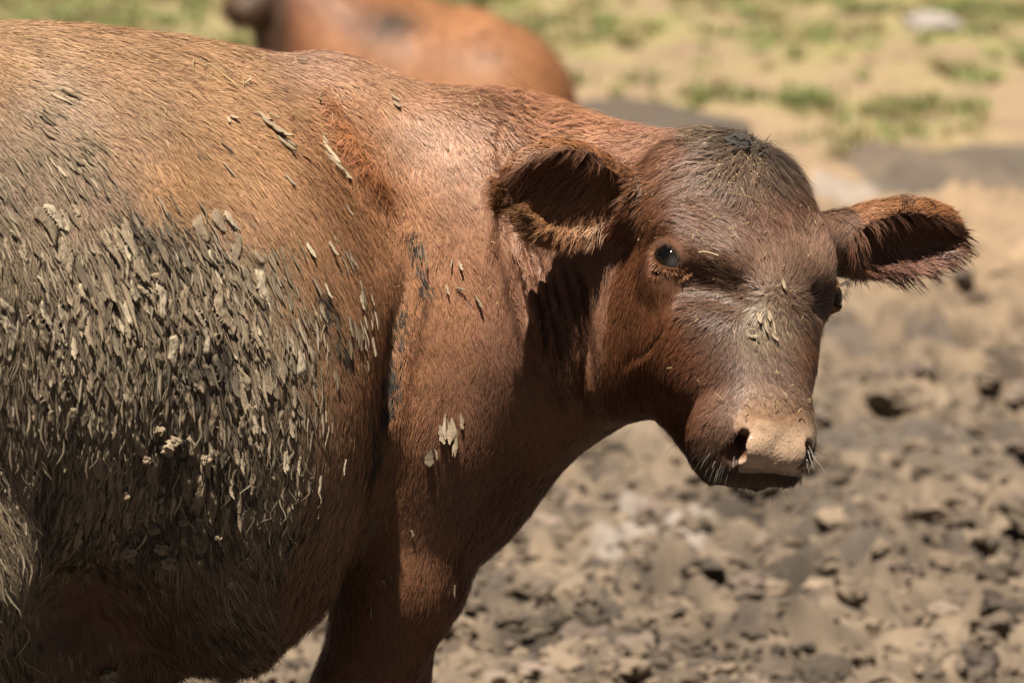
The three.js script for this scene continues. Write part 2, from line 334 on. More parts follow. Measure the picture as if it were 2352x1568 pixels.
const HEAD = [
  [1720, 320, -.5, .3, 48, .4, .085, .062, .048, .2], [1770, 330, .45, .7, 56, .4, .075, .056, .045, .1], [1650, 345, -.7, .5, 55, .4, .1, .07, .052, .25], [1590, 370, -.8, .5, 45, .4, .19, .1, .065, .05],
  [1790, 390, .2, 1, 70, .3, .065, .055, .045, .1], [1850, 420, .6, 1, 45, .25, .17, .09, .06, 0], [1700, 420, -.2, 1, 50, .35, .13, .085, .06, .05], [1600, 430, -.9, .3, 48, .35, .17, .085, .05, .05],
  [1520, 420, -.8, .5, 45, .35, .2, .095, .05, 0], [1800, 460, .25, 1, 45, .25, .16, .088, .06, 0], [1740, 470, -.2, 1, 45, .25, .14, .085, .062, 0], [1890, 480, .5, .9, 38, .25, .18, .1, .066, 0],
  [1500, 500, -.6, .8, 36, .25, .16, .07, .035, 0], [1580, 490, -1, -.05, 40, .25, .19, .09, .052, 0], [1660, 510, -.85, -.4, 40, .22, .17, .09, .057, 0], [1730, 530, -.35, -.9, 40, .2, .15, .085, .06, 0],
  [1790, 540, .1, -1, 40, .2, .15, .09, .066, 0], [1860, 520, .45, -.9, 42, .28, .2, .13, .095, 0], [1900, 570, .5, -.9, 34, .18, .25, .165, .125, 0], [1560, 560, -.8, -.3, 34, .2, .19, .085, .045, 0],
  [1640, 590, -.85, -.4, 38, .2, .16, .088, .056, 0], [1720, 610, -.6, -.75, 38, .2, .16, .098, .07, 0], [1780, 630, .1, -.9, 36, .2, .17, .11, .08, 0], [1850, 620, .45, -.85, 40, .25, .17, .11, .08, 0],
  [1690, 670, -.9, -.1, 38, .25, .11, .068, .047, 0], [1770, 690, -.2, .5, 34, .3, .16, .115, .085, .2], [1850, 690, .7, -.1, 36, .28, .11, .07, .05, 0], [1620, 670, -.8, .2, 34, .25, .11, .062, .042, 0],
  [1480, 600, -.4, .7, 24, .2, .16, .066, .03, 0], [1520, 570, -.65, -.4, 20, .15, .2, .085, .035, 0], [1520, 660, -.2, .8, 22, .14, .2, .082, .034, 0], [1440, 600, -.2, 1, 28, .15, .16, .064, .03, 0],
  [1400, 720, -.1, 1, 26, .12, .16, .064, .028, 0], [1500, 740, -.35, .9, 26, .12, .16, .065, .029, 0], [1450, 870, -.2, 1, 26, .12, .16, .064, .028, 0], [1560, 790, -.6, .75, 28, .14, .17, .065, .032, 0],
  [1640, 760, -.6, .75, 28, .15, .12, .068, .048, 0], [1720, 760, -.2, 1, 30, .15, .16, .11, .08, .5], [1765, 735, .0, 1, 30, .15, .19, .145, .11, .8], [1785, 790, .05, 1, 28, .13, .17, .125, .096, .3], [1830, 770, .2, 1, 26, .12, .16, .115, .09, .05],
  [1865, 800, .3, 1, 24, .1, .25, .095, .035, 0], [1600, 860, -.65, .7, 28, .14, .18, .075, .04, 0], [1690, 860, -.3, .95, 26, .12, .14, .088, .068, 0], [1780, 870, .05, 1, 24, .12, .16, .115, .095, 0],
  [1840, 880, .25, 1, 24, .12, .17, .11, .085, 0], [1560, 960, -.6, .8, 28, .14, .15, .062, .03, 0], [1650, 930, -.5, .85, 22, .12, .17, .095, .065, 0], [1740, 925, -.1, 1, 15, .12, .27, .17, .11, 0], [1770, 970, 0, 1, 10, .12, .36, .24, .14, 0],
  [1820, 930, .2, 1, 15, .12, .23, .145, .1, 0], [1640, 1020, -.6, .7, 20, .15, .1, .06, .042, 0], [1700, 1050, -.4, .9, 15, .15, .1, .06, .04, 0], [1600, 1040, -.5, .8, 26, .2, .05, .028, .018, 0],
  [1720, 1100, -.1, 1, 14, .12, .13, .062, .034, 0], [1790, 1105, .1, 1, 14, .12, .13, .062, .034, 0], [1875, 1000, .6, .7, 18, .2, .2, .1, .06, 0], [1870, 1070, .5, .9, 24, .3, .1, .06, .045, 0], [1850, 1090, .3, 1, 26, .3, .03, .02, .017, 0],
];
function sampler(T, sig) {
  const cell = 40, cache = new Map(), n = T[0].length - 2;
  const node = (i, j) => {
    const q = i * 1000 + j; let o = cache.get(q); if (o) return o;
    o = new Float64Array(n); let s = 0; const u = i * cell, v = j * cell;
    for (const r of T) { const d2 = (r[0] - u) ** 2 + (r[1] - v) ** 2, w = Math.exp(-d2 / (2 * sig * sig)) + 1e-9 / (1 + d2 * 1e-4); s += w; for (let k = 0; k < n; k++) o[k] += w * r[k + 2]; }
    for (let k = 0; k < n; k++) o[k] /= s;
    cache.set(q, o); return o;
  };
  const out = new Float64Array(n);
  return (u, v) => {
    u = clamp(u, -300, 2600); v = clamp(v, -300, 2000);
    const x = u / cell, y = v / cell, i = Math.floor(x), j = Math.floor(y), a = x - i, b = y - j, A = node(i, j), B = node(i + 1, j), Cc = node(i, j + 1), D = node(i + 1, j + 1);
    for (let k = 0; k < n; k++) out[k] = (A[k] * (1 - a) + B[k] * a) * (1 - b) + (Cc[k] * (1 - a) + D[k] * a) * b;
    return out;
  };
}
for (const r of BODY) { const k = sstep(900, 300, r[1]) * 0.025; r[4] *= 0.85; r[5] *= 0.75; const b = 1 + 2.2 * k; r[6] *= 1.02 * b; r[7] *= (1.13 + k) * b; r[8] *= (1.28 + k) * b; r[9] *= r[1] < 560 ? 0.7 : 1; }  // upper body rows slightly lightened, top light put into the coat colour
for (const r of HEAD) { const grey = r[7] / r[6] > 0.5 ? 1.1 : 0.85; r[6] *= grey * 0.8; r[7] *= grey * 0.73; r[8] *= grey * 0.68; }
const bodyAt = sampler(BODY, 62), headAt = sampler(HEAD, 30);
function inPoly(p, x, y) { let c = false; for (let i = 0, j = p.length - 1; i < p.length; j = i++) if ((p[i][1] > y) !== (p[j][1] > y) && x < (p[j][0] - p[i][0]) * (y - p[i][1]) / (p[j][1] - p[i][1]) + p[i][0]) c = !c; return c; }
const NOSE = [[1690, 985], [1688, 958], [1704, 944], [1730, 948], [1770, 962], [1810, 955], [1850, 945], [1872, 950], [1878, 985], [1868, 1020], [1852, 1060], [1858, 1090], [1830, 1092], [1780, 1084], [1700, 1082], [1703, 1040], [1706, 1025]];
const noseAt = (u, v, d) => d > 150 && inPoly(NOSE, u, v);
const earOf = (p, e) => { const q = p.clone().sub(e.c), a = q.dot(e.A) / (e.len * 0.58), b = q.dot(e.B) / U(e.w * 1.18), o = q.dot(e.O) / U(110); return a * a + b * b + o * o < 1 ? { a: q.dot(e.A) / (e.len * 0.5), b: q.dot(e.B) / U(e.w), o: q.dot(e.O) / U(50) } : null; };
const RIDGE = [[735, 195], [752, 250], [775, 310], [812, 365], [850, 410], [893, 462]];
EAR_R.w = 114; EAR_L.w = 86;
// what grows at a point: flow (world), length, lift, colour, mud, region
const tmpV = V3();
function coatAt(p, n) {
  const [u, v, d] = toUV(p.x, p.y, p.z);
  const o = { u, v, d, region: 'body' };
  for (const e of [EAR_R, EAR_L]) {
    const q = earOf(p, e); if (!q) continue;
    if (e === EAR_R && q.a < -0.75) continue;
    if (e === EAR_L && q.a < -0.95) continue;
    const inside = n.dot(e.O) > 0.25 && q.a * q.a * 1.15 + q.b * q.b * 1.15 < 0.95 || q.a * q.a + q.b * q.b < 0.6;
    o.region = 'ear'; o.ear = e; o.q = q; o.inside = inside; o.mud = 0;
    const rim = clamp(q.a * q.a + q.b * q.b);
    o.flow = e.A.clone().multiplyScalar(1).addScaledVector(e.B, q.b * 0.5).addScaledVector(e.O, inside ? 0.2 : 0.1);
    if (inside) o.flow.copy(e.A).multiplyScalar(0.5 + 0.5 * q.a).addScaledVector(up, -0.5);
    o.len = inside ? 56 : 31; o.lift = inside ? 0.45 : 0.2;
    const low = e === EAR_R ? sstep(395, 480, v) : 0;  // lower half of the cup paler: light falling there put into the hair colour
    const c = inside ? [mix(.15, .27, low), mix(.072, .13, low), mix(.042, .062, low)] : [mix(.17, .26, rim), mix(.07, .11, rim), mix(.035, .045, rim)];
    if (e === EAR_L && inside) { const pk = sstep(560, 640, v); c[0] = mix(.15, .2, pk); c[1] = mix(.07, .1, pk); c[2] = mix(.042, .075, pk); }
    o.c = c; return o;
  }
  const dh = head.at(p.x, p.y, p.z), db = front.at(p.x, p.y, p.z);
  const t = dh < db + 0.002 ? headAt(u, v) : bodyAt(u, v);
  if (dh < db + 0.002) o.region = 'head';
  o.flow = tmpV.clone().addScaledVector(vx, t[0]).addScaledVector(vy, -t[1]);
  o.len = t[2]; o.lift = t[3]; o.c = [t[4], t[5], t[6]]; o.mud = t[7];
  if (o.region === 'body' && u > 690 && u < 930 && v > 190 && v < 500) {           // rusty ridge where the coat parts behind the shoulder
    const [s, e] = across(RIDGE, u, v), w = Math.exp(-((s / 19) ** 2)) * clamp(e + 0.3);
    if (w > 0.05) { o.c = o.c.map((x, k) => mix(x, [.27, .1, .038][k], w * 0.85)); o.lift += 0.28 * w; o.len += 6 * w; o.flow.addScaledVector(vx, (s > 0 ? -0.9 : 0.5) * w).addScaledVector(vy, 0.3 * w); o.mud *= 1 - w; }
  }
  if (o.region === 'head' && noseAt(u, v, d)) o.bare = true;
  return o;
}
// ------------------------------------------------------------------ body mesh, coat, mud
const t0 = Date.now();
const QUICK = false;
const bodyGeo = cow.mesh(lines(-1.0, 0.72, 0.014, 0.0, 0.6, 0.0036), lines(-0.03, 1.4, 0.014, 0.6, 1.15, 0.0036), lines(-0.62, 0.78, 0.014, -0.05, 0.5, 0.0036));
console.log('body', Date.now() - t0, bodyGeo.index.count / 3);
const eyeC = EYE.map(e => e[1]);
const nearEye = p => Math.min(p.distanceTo(eyeC[0]), p.distanceTo(eyeC[1])) / M1;
const nostril = [Hd(-84, -20, 440), Hd(84, -20, 440)];
{
  const p = bodyGeo.attributes.position, n = bodyGeo.attributes.normal, col = new Float32Array(p.count * 3), a = V3(), b = V3();
  for (let i = 0; i < p.count; i++) {
    a.fromBufferAttribute(p, i); b.fromBufferAttribute(n, i);
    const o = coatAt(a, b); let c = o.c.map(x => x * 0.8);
    if (o.bare) c = [.22, .12, .075];
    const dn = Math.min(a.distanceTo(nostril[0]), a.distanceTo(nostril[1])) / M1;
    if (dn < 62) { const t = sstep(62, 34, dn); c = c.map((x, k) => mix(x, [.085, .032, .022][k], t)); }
    const m = o.mud || 0; if (m > 0.3) c = c.map((x, k) => mix(x, [.16, .125, .09][k], sstep(.3, .9, m) * 0.6));
    col.set(c, i * 3);
  }
  bodyGeo.setAttribute('color', new THREE.BufferAttribute(col, 3));
}
const heifer = new THREE.Group(); heifer.name = 'brown_heifer'; scene.add(heifer);
tag(heifer, 'big red-brown heifer caked in dried mud, standing with its head turned to the viewer', 'cow');
const furMat = new THREE.MeshPhysicalMaterial({ vertexColors: true, roughness: 0.5, specularIntensity: 0.7, side: THREE.DoubleSide });
const skinMat = new THREE.MeshStandardMaterial({ vertexColors: true, roughness: 0.75 });
mesh('body', bodyGeo, skinMat, heifer);

class Strands {                                                // hair ribbons gathered into one geometry
  constructor(max) { this.pos = new Float32Array(max * 15); this.nor = new Float32Array(max * 15); this.col = new Float32Array(max * 15); this.idx = new Uint32Array(max * 9); this.n = 0; this.max = max; }
  add(p0, p1, p2, wx, wy, wz, w, nx, ny, nz, r, g, b) {
    const s = this.n; if (s >= this.max) return; this.n++;
    const P_ = this.pos, N = this.nor, Cc = this.col, o = s * 15, h = w * 0.5, m = w * 0.42;
    P_[o] = p0[0] - wx * h; P_[o + 1] = p0[1] - wy * h; P_[o + 2] = p0[2] - wz * h; P_[o + 3] = p0[0] + wx * h; P_[o + 4] = p0[1] + wy * h; P_[o + 5] = p0[2] + wz * h;
    P_[o + 6] = p1[0] - wx * m; P_[o + 7] = p1[1] - wy * m; P_[o + 8] = p1[2] - wz * m; P_[o + 9] = p1[0] + wx * m; P_[o + 10] = p1[1] + wy * m; P_[o + 11] = p1[2] + wz * m;
    P_[o + 12] = p2[0]; P_[o + 13] = p2[1]; P_[o + 14] = p2[2];
    for (let k = 0; k < 5; k++) { const q = o + k * 3; N[q] = nx; N[q + 1] = ny; N[q + 2] = nz; Cc[q] = r; Cc[q + 1] = g; Cc[q + 2] = b; }
    const f = s * 9, v = s * 5; this.idx.set([v, v + 3, v + 1, v, v + 2, v + 3, v + 2, v + 4, v + 3], f);
  }
  geo() {
    const g = new THREE.BufferGeometry(), n = this.n;
    g.setAttribute('position', new THREE.BufferAttribute(this.pos.slice(0, n * 15), 3)); g.setAttribute('normal', new THREE.BufferAttribute(this.nor.slice(0, n * 15), 3));
    g.setAttribute('color', new THREE.BufferAttribute(this.col.slice(0, n * 15), 3)); g.setIndex(new THREE.BufferAttribute(this.idx.slice(0, n * 9), 1)); return g;
  }
}
// points spread over the part of the body that can be seen from near the viewpoint
function spread(geo, total, cb, need) {
  const p = geo.attributes.position, n = geo.attributes.normal, ix = geo.index, a = V3(), b = V3(), c = V3(), na = V3(), nb = V3(), nc = V3(), q = V3(), m = V3(), view = V3();
  const share = new Float32Array(ix.count / 3); let sum = 0;
  for (let t = 0; t < ix.count; t += 3) {
    a.fromBufferAttribute(p, ix.getX(t)); na.fromBufferAttribute(n, ix.getX(t));
    view.copy(CP).sub(a).normalize();
    const facing = na.dot(view); if (facing < -0.35) continue;
    const uv = toUV(a.x, a.y, a.z); if (uv[0] < -70 || uv[1] > 1640) continue;
    const want = need(a, na, uv, facing); if (want <= 0) continue;
    b.fromBufferAttribute(p, ix.getX(t + 1)); c.fromBufferAttribute(p, ix.getX(t + 2));
    sum += share[t / 3] = want * m.subVectors(b, a).cross(q.subVectors(c, a)).length() / 2;
  }
  for (let t = 0; t < ix.count; t += 3) {
    let cnt = share[t / 3] / sum * total; if (!cnt) continue;
    cnt = Math.floor(cnt) + (rnd() < cnt % 1 ? 1 : 0); if (!cnt) continue;
    const i = ix.getX(t), j = ix.getX(t + 1), k = ix.getX(t + 2);
    a.fromBufferAttribute(p, i); b.fromBufferAttribute(p, j); c.fromBufferAttribute(p, k);
    na.fromBufferAttribute(n, i); nb.fromBufferAttribute(n, j); nc.fromBufferAttribute(n, k);
    while (cnt--) {
      let s = rnd(), r = rnd(); if (s + r > 1) { s = 1 - s; r = 1 - r; }
      q.copy(a).multiplyScalar(1 - s - r).addScaledVector(b, s).addScaledVector(c, r);
      m.copy(na).multiplyScalar(1 - s - r).addScaledVector(nb, s).addScaledVector(nc, r).normalize();
      cb(q, m);
    }
  }
}
const MUD = [[.265, .203, .137], [.21, .157, .103], [.35, .283, .2], [.17, .128, .084], [.24, .184, .123]];
const DARKMUD = [.035, .03, .025];
// where the mud lies: the table's share, broken up by patches
function mudAt(o, p) {
  if (!o.mud) return 0;
  const f = fbm(p.x * 9, p.y * 9, p.z * 9, 3) * 0.5 + fbm(p.x * 40, p.y * 18, p.z * 40, 2) * 0.35;
  return clamp((o.mud - 0.5 + f * 0.9) * 2.2 + 0.5);
}
const SPOTS = [[905, 760, 26, 90, -.2], [885, 900, 30, 120, -.25], [862, 1040, 18, 80, -.15], [955, 560, 22, 40, .2], [968, 640, 14, 60, .1], [740, 690, 22, 40, .3], [790, 800, 14, 50, .2]];   // black wet streaks
function streak(u, v) { let m = 0; for (const s of SPOTS) { const du = (u - s[0] - (v - s[1]) * s[4]) / s[2], dv = (v - s[1]) / s[3], d = du * du + dv * dv; if (d < 4) m = Math.max(m, Math.exp(-d)); } return m; }
const darkPatch = (o, p) => { let m = 0; for (const [u, v, a, b, s] of [[330, 540, 130, 60, .7], [470, 830, 90, 160, .65], [440, 1060, 130, 130, .75], [330, 1240, 180, 90, .7], [640, 1290, 120, 90, .55], [120, 1120, 60, 90, .6], [760, 640, 30, 110, .5], [480, 1440, 200, 80, .7]]) m = Math.max(m, s * Math.exp(-(((o.u - u) / a) ** 2) - ((o.v - v) / b) ** 2)); return clamp(m + fbm(p.x * 26, p.y * 12, p.z * 26, 2) * 0.9); };
const warp = (u, v) => u - 0.33 * (1200 * v - v * v / 2) / 600;
const cellsAt = (u, v) => {
    const x = (warp(u, v) + 26 * nz(u * 0.012, v * 0.012, 4)) / 23, y = (v + 40 * nz(u * 0.01, v * 0.01, 8)) / 104, i0 = Math.floor(x), j0 = Math.floor(y); let d1 = 9, d2 = 9, id = 0;
    for (let i = i0 - 1; i <= i0 + 1; i++) for (let j = j0 - 1; j <= j0 + 1; j++) { const h = Math.sin(i * 127.1 + j * 311.7) * 43758.5453, f = h - Math.floor(h), f2 = (f * 91.7) % 1, d = Math.hypot(i + f - x, j + f2 - y); if (d < d1) { d2 = d1; d1 = d; id = f; } else if (d < d2) d2 = d; }
    return [d2 - d1, id, d1];
  };
const crustAt = (x, y, z) => {
    const [u, v, d] = toUV(x, y, z), m = bodyAt(u, v)[7];
    const patch = (m - 0.4) * 2.0 + fbm(x * 8, y * 6, z * 8, 3) * 1.15 + Math.exp(-(((u - 190) / 130) ** 2) - ((v - 720) / 200) ** 2) * 0.35 + Math.exp(-(((u - 470) / 120) ** 2) - ((v - 760) / 260) ** 2) * 0.25 - (v > 1180 ? (v - 1180) / 200 : 0) - (v < 420 ? (420 - v) / 140 : 0);
    if (d < -300 || patch < -0.2) return [-0.6, 0, 0];
    const [e, id] = cellsAt(u, v), keep = id < 0.2 ? 0.25 : 1, crack = sstep(-0.03, 0.3, e - 0.08 * fbm(u * 0.08, v * 0.03, 2, 2));
    return [mix(-0.6, 0.35 + 0.5 * id + 0.5 * fbm(warp(u, v) * 0.07, v * 0.014, 6, 3) + 0.22 * fbm(warp(u, v) * 0.22, v * 0.05, 5, 2), crack * sstep(0.1, 0.45, patch) * keep), id, patch];
  };
const coat = new Strands(570000);
const tv = V3(), bv = V3(), rv = V3(), root = V3(), cen = V3(), tip = V3(), flw = V3();
function lock(q, n) {
  const e = nearEye(q); if (e < 44) return;
  const o = coatAt(q, n); if (o.region === 'head') o.bare = noseAt(o.u + gauss() * 10, o.v + gauss() * 9, o.d);
  if (o.bare && rnd() > sstep(1000, 955, o.v + 20 * nz(o.u * 0.05, 3, o.v * 0.05))) return;
  if (Math.min(q.distanceTo(nostril[0]), q.distanceTo(nostril[1])) < U(26)) return;
  const { u, v } = o;
  flw.copy(o.flow);
  if (o.region === 'head' && flw.length() < 0.6) { const a = rnd() * 6.283, k = 0.7 - flw.length(); flw.addScaledVector(vx, Math.cos(a) * k).addScaledVector(vy, Math.sin(a) * k); }
  const sc = o.region === 'head' ? 55 : 32, dj = nz(q.x * sc, q.y * sc, q.z * sc) * 0.55 + nz(q.x * 13, q.y * 13, q.z * 13) * 0.35 + gauss() * (0.1 + o.lift * 0.35);
  tv.copy(flw).addScaledVector(n, -flw.dot(n));
  if (tv.lengthSq() < 1e-6) tv.copy(vy).multiplyScalar(-1).addScaledVector(n, vy.dot(n));
  tv.normalize(); bv.crossVectors(n, tv);
  const ca = Math.cos(dj), sa = Math.sin(dj); rv.copy(tv).multiplyScalar(ca).addScaledVector(bv, sa); tv.copy(rv); bv.crossVectors(n, tv).normalize();
  const mud = mudAt(o, q), wet = streak(u, v) * (0.6 + 0.8 * rnd());
  if (mud > 0.5 && o.region === 'body' && crustAt(q.x, q.y, q.z)[0] > 0.1 && rnd() < 0.8) return;
  const muddy = rnd() < mud;
  const L0 = U(e < 90 ? Math.min(o.len, Math.max(9, (e - 46) * 0.85)) : o.bare ? mix(8, 17, sstep(985, 945, o.v)) : o.region === 'head' ? o.len * 1.15 : o.len) * rr(0.75, 1.2), lift0 = (e < 90 ? Math.min(o.lift, 0.1) : o.lift) * rr(0.6, 1.4), clump = muddy ? 0.75 : o.region === 'head' ? mix(0.5, 0.85, rnd()) : mix(0.35, 0.7, rnd());
  const nh = muddy ? 6 : 7, rad = U(muddy ? 7 : o.region === 'head' ? 6.5 : 8);
  const tone = Math.exp(gauss() * 0.13 + nz(q.x * 22, q.y * 9, q.z * 22) * 0.25 + nz(q.x * 5, q.y * 5, q.z * 5) * 0.2);
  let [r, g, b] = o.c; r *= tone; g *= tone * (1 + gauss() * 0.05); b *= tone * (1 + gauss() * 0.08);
  if (muddy) { const m = MUD[rnd() * 5 | 0].map(x => x * 0.82), t = rr(0.45, 1); r = mix(r, m[0], t); g = mix(g, m[1], t); b = mix(b, m[2], t); }
  else if (mud > 0.2) { const t = mud * 0.35; r = mix(r, .22, t); g = mix(g, .165, t); b = mix(b, .11, t); }
  const dk = muddy ? darkPatch(o, q) : 0; if (dk > rnd()) { r *= 0.3; g *= 0.3; b *= 0.32; }
  if (wet > 0.35 && rnd() < wet) { const w2 = rr(0.8, 2.6); r = DARKMUD[0] * w2; g = DARKMUD[1] * w2; b = DARKMUD[2] * w2; }
  tip.copy(q).addScaledVector(tv, L0).addScaledVector(n, L0 * lift0 * 0.55);
  const S = coat;
  for (let h = 0; h < nh; h++) {
    const a1 = gauss() * rad, a2 = gauss() * rad * 1.6;
    const l = rr(0.7, 1.15), j1 = gauss() * 0.12 * L0, j2 = gauss() * 0.1 * L0;
    const x0 = q.x + bv.x * a1 + tv.x * a2 - n.x * U(3), y0 = q.y + bv.y * a1 + tv.y * a2 - n.y * U(3), z0 = q.z + bv.z * a1 + tv.z * a2 - n.z * U(3);
    const s = 1 - clump;
    const tx = tip.x + (bv.x * a1 + tv.x * a2) * s + bv.x * j1 + n.x * j2, ty = tip.y + (bv.y * a1 + tv.y * a2) * s + bv.y * j1 + n.y * j2, tz = tip.z + (bv.z * a1 + tv.z * a2) * s + bv.z * j1 + n.z * j2;
    const X2 = x0 + (tx - x0) * l, Y2 = y0 + (ty - y0) * l, Z2 = z0 + (tz - z0) * l;
    const up1 = L0 * lift0 * 0.42, X1 = (x0 + X2) / 2 + n.x * up1, Y1 = (y0 + Y2) / 2 + n.y * up1, Z1 = (z0 + Z2) / 2 + n.z * up1;
    const k = o.region === 'head' ? rr(0.68, 1.4) : rr(0.82, 1.22), tw = gauss() * 0.38;
    const wx = bv.x + n.x * tw, wy = bv.y + n.y * tw, wz = bv.z + n.z * tw, wl = 1 / Math.hypot(wx, wy, wz);
    // a ribbon's face: mostly that of the hide, turned a little by its own twist
    let nx = n.x - bv.x * tw * 0.7 + tv.x * lift0 * 0.25, ny = n.y - bv.y * tw * 0.7 + tv.y * lift0 * 0.25, nzz = n.z - bv.z * tw * 0.7 + tv.z * lift0 * 0.25; const nl = 1 / Math.hypot(nx, ny, nzz);
    S.add([x0, y0, z0], [X1, Y1, Z1], [X2, Y2, Z2], wx * wl, wy * wl, wz * wl, U(muddy ? rr(1.2, 2.8) : rr(0.9, 1.8)), nx * nl, ny * nl, nzz * nl, r * k, g * k, b * k);
  }
}
const hidden = (a, uv) => (a.z - 0 < 9 && uv[1] > 1290 && uv[0] < 330 && uv[2] < 250) || uv[2] < -480;
spread(bodyGeo, 80000, lock, (a, n, uv, f) => hidden(a, uv) ? 0.12 : (f < 0 ? 0.4 : 0.75 + 0.25 * f) * (uv[0] > 2352 || uv[1] > 1590 || uv[0] < -25 ? 0.3 : 1) * (head.at(a.x, a.y, a.z) < 0.02 ? 1.7 : 1));
console.log('hairs', coat.n, Date.now() - t0);
const coatMesh = mesh('coat', coat.geo(), furMat, heifer); tag(coatMesh, null, null, null, 'stuff');
// ------------------------------------------------------------------ eyes, nose, lashes, whiskers
function tri(pos, idx, col) { const g = new THREE.BufferGeometry(); g.setAttribute('position', new THREE.Float32BufferAttribute(pos, 3)); if (col) g.setAttribute('color', new THREE.Float32BufferAttribute(col, 3)); g.setIndex(idx); g.computeVertexNormals(); return g; }
const eyeMat = new THREE.MeshPhysicalMaterial({ vertexColors: true, roughness: 0.06, specularIntensity: 0.4 });
const lidMat = new THREE.MeshStandardMaterial({ vertexColors: true, roughness: 0.6 });
const eyeHair = new Strands(4000);
function strand(S, pts, w, side, c) {                          // a longer hair through several points, in pieces
  for (let i = 0; i + 2 < pts.length; i += 2) {
    const [a, b, d] = [pts[i], pts[i + 1], pts[i + 2]], t = V3().subVectors(d, a).normalize(), n = V3().crossVectors(side, t).normalize(); if (n.dot(vz) < 0) n.multiplyScalar(-1);
    side = V3().crossVectors(n, t).normalize();
    S.add(a.toArray(), b.toArray(), d.toArray(), side.x, side.y, side.z, w, n.x, n.y, n.z, c[0], c[1], c[2]);
  }
}
for (const [s, e] of EYE) {
  const L = HL.clone().multiplyScalar(s), o = L.clone().multiplyScalar(0.74).addScaledVector(HN, 0.58).addScaledVector(HF, 0.12).normalize();
  const base = vx.clone().multiplyScalar(0.79).addScaledVector(vy, -0.61), mir = base.clone().addScaledVector(HL, -2 * base.dot(HL));
  const X = s < 0 ? base : mir; X.addScaledVector(o, -X.dot(o)).normalize();
  const Y = V3().crossVectors(o, X); if (Y.dot(HF) > 0) Y.multiplyScalar(-1);       // towards the upper lid
  const R = EYE_R, a = U(36), b = U(22.5), at = (x, y, r) => e.clone().addScaledVector(o, Math.sqrt(Math.max(0, r * r - x * x - y * y))).addScaledVector(X, x).addScaledVector(Y, y);
  const ball = new THREE.SphereGeometry(R, 40, 30), p = ball.attributes.position, col = [];
  const gaze = o.clone().addScaledVector(X, -0.22).addScaledVector(Y, 0.0).normalize();
  for (let i = 0; i < p.count; i++) { const q = V3().fromBufferAttribute(p, i).normalize(), k = Math.acos(clamp(q.dot(gaze), -1, 1)), t = sstep(0.4, 0.5, k), w = sstep(0.5, 0.66, k) * sstep(0.3, 0.55, q.dot(X)) * (s < 0 ? 1 : 0); col.push(mix(mix(.003, .014, t), .045, w), mix(mix(.003, .008, t), .043, w), mix(mix(.003, .005, t), .044, w)); }
  ball.setAttribute('color', new THREE.Float32BufferAttribute(col, 3)); ball.translate(e.x, e.y, e.z);
  const eye = mesh('eye', ball, eyeMat, heifer);
  // lids
  const pos = [], cl = [], idx = [], NT = 48, rings = [[0.97, 1.015, .02], [1.06, 1.06, .025], [1.2, 1.13, .11], [1.6, 1.15, .26], [2.05, 0.98, .22]];
  for (let i = 0; i <= NT; i++) for (const [k, r, c] of rings) {
    const t = i / NT * Math.PI * 2, upper = Math.sin(t) > 0 ? 1 : 0, pinch = 1 - 0.22 * Math.max(0, Math.cos(t)) ** 2;
    const x = a * Math.cos(t) * Math.min(k, 1 + (k - 1) * 0.6), y = b * Math.sin(t) * pinch * k + (upper ? U(1.5) : 0);
    pos.push(...at(x * (k > 1.3 ? 0.9 : 1), y * (k > 1.3 ? 0.95 : 1), R * r * (k > 1 && k < 2 ? (upper ? 1.015 : 0.985) : 1) + 1e-4).toArray());
    const j = 1 + 0.2 * nz(i * 0.7, k * 5, s); cl.push(c * j, c * 0.46 * j, c * 0.22 * j);
  }
  for (let i = 0; i < NT; i++) for (let k = 0; k + 1 < rings.length; k++) { const q = i * rings.length + k, w = q + rings.length; idx.push(q, q + 1, w, w, q + 1, w + 1); }
  const lidM = new THREE.MeshPhysicalMaterial({ vertexColors: true, roughness: 0.8, specularIntensity: 0.15, side: THREE.DoubleSide });
  mesh('eyelid', tri(pos, idx, cl), lidM, heifer);
  // lashes
  for (let i = 0; i < (s < 0 ? 44 : 110); i++) {
    const t = rr(0.25, 2.75), r0 = at(a * Math.cos(t) * 1.03, b * Math.sin(t) * 1.08, R * 1.12), out = o.clone().addScaledVector(Y, s < 0 ? 0.1 : 0.5).addScaledVector(X, Math.cos(t) * 0.4).addScaledVector(up, -0.2);
    const l = U(s < 0 ? rr(16, 30) : rr(26, 46)), m = r0.clone().addScaledVector(out, l * 0.5), f = r0.clone().addScaledVector(out, l * 0.8).addScaledVector(up, -l * 0.55).addScaledVector(X, gauss() * l * 0.2);
    const g = rr(0.02, 0.09); strand(eyeHair, [r0, m, f], U(1.4), X, [g * 0.6, g * 0.45, g * 0.37]);
  }
  // soft short hair round the lids
  for (let i = 0; i < 700; i++) {
    const t = rnd() * 6.283, k = rr(1.35, 2.2), r0 = at(a * Math.cos(t) * (1 + (k - 1) * 0.55), b * Math.sin(t) * k * 0.93, R * 1.13), ot = X.clone().multiplyScalar(Math.cos(t)).addScaledVector(Y, Math.sin(t) * 0.8).addScaledVector(HF, 0.35).addScaledVector(o, 0.05).normalize();
    const l = U(rr(5, 11)), c = rr(0.12, 0.25); strand(eyeHair, [r0, r0.clone().addScaledVector(ot, l * 0.5).addScaledVector(o, l * 0.1), r0.clone().addScaledVector(ot, l)], U(1.1), V3().crossVectors(ot, o), [c, c * 0.44, c * 0.2]);
  }
}
tag(mesh('eyelashes', eyeHair.geo(), furMat, heifer), null, null, null, 'stuff');
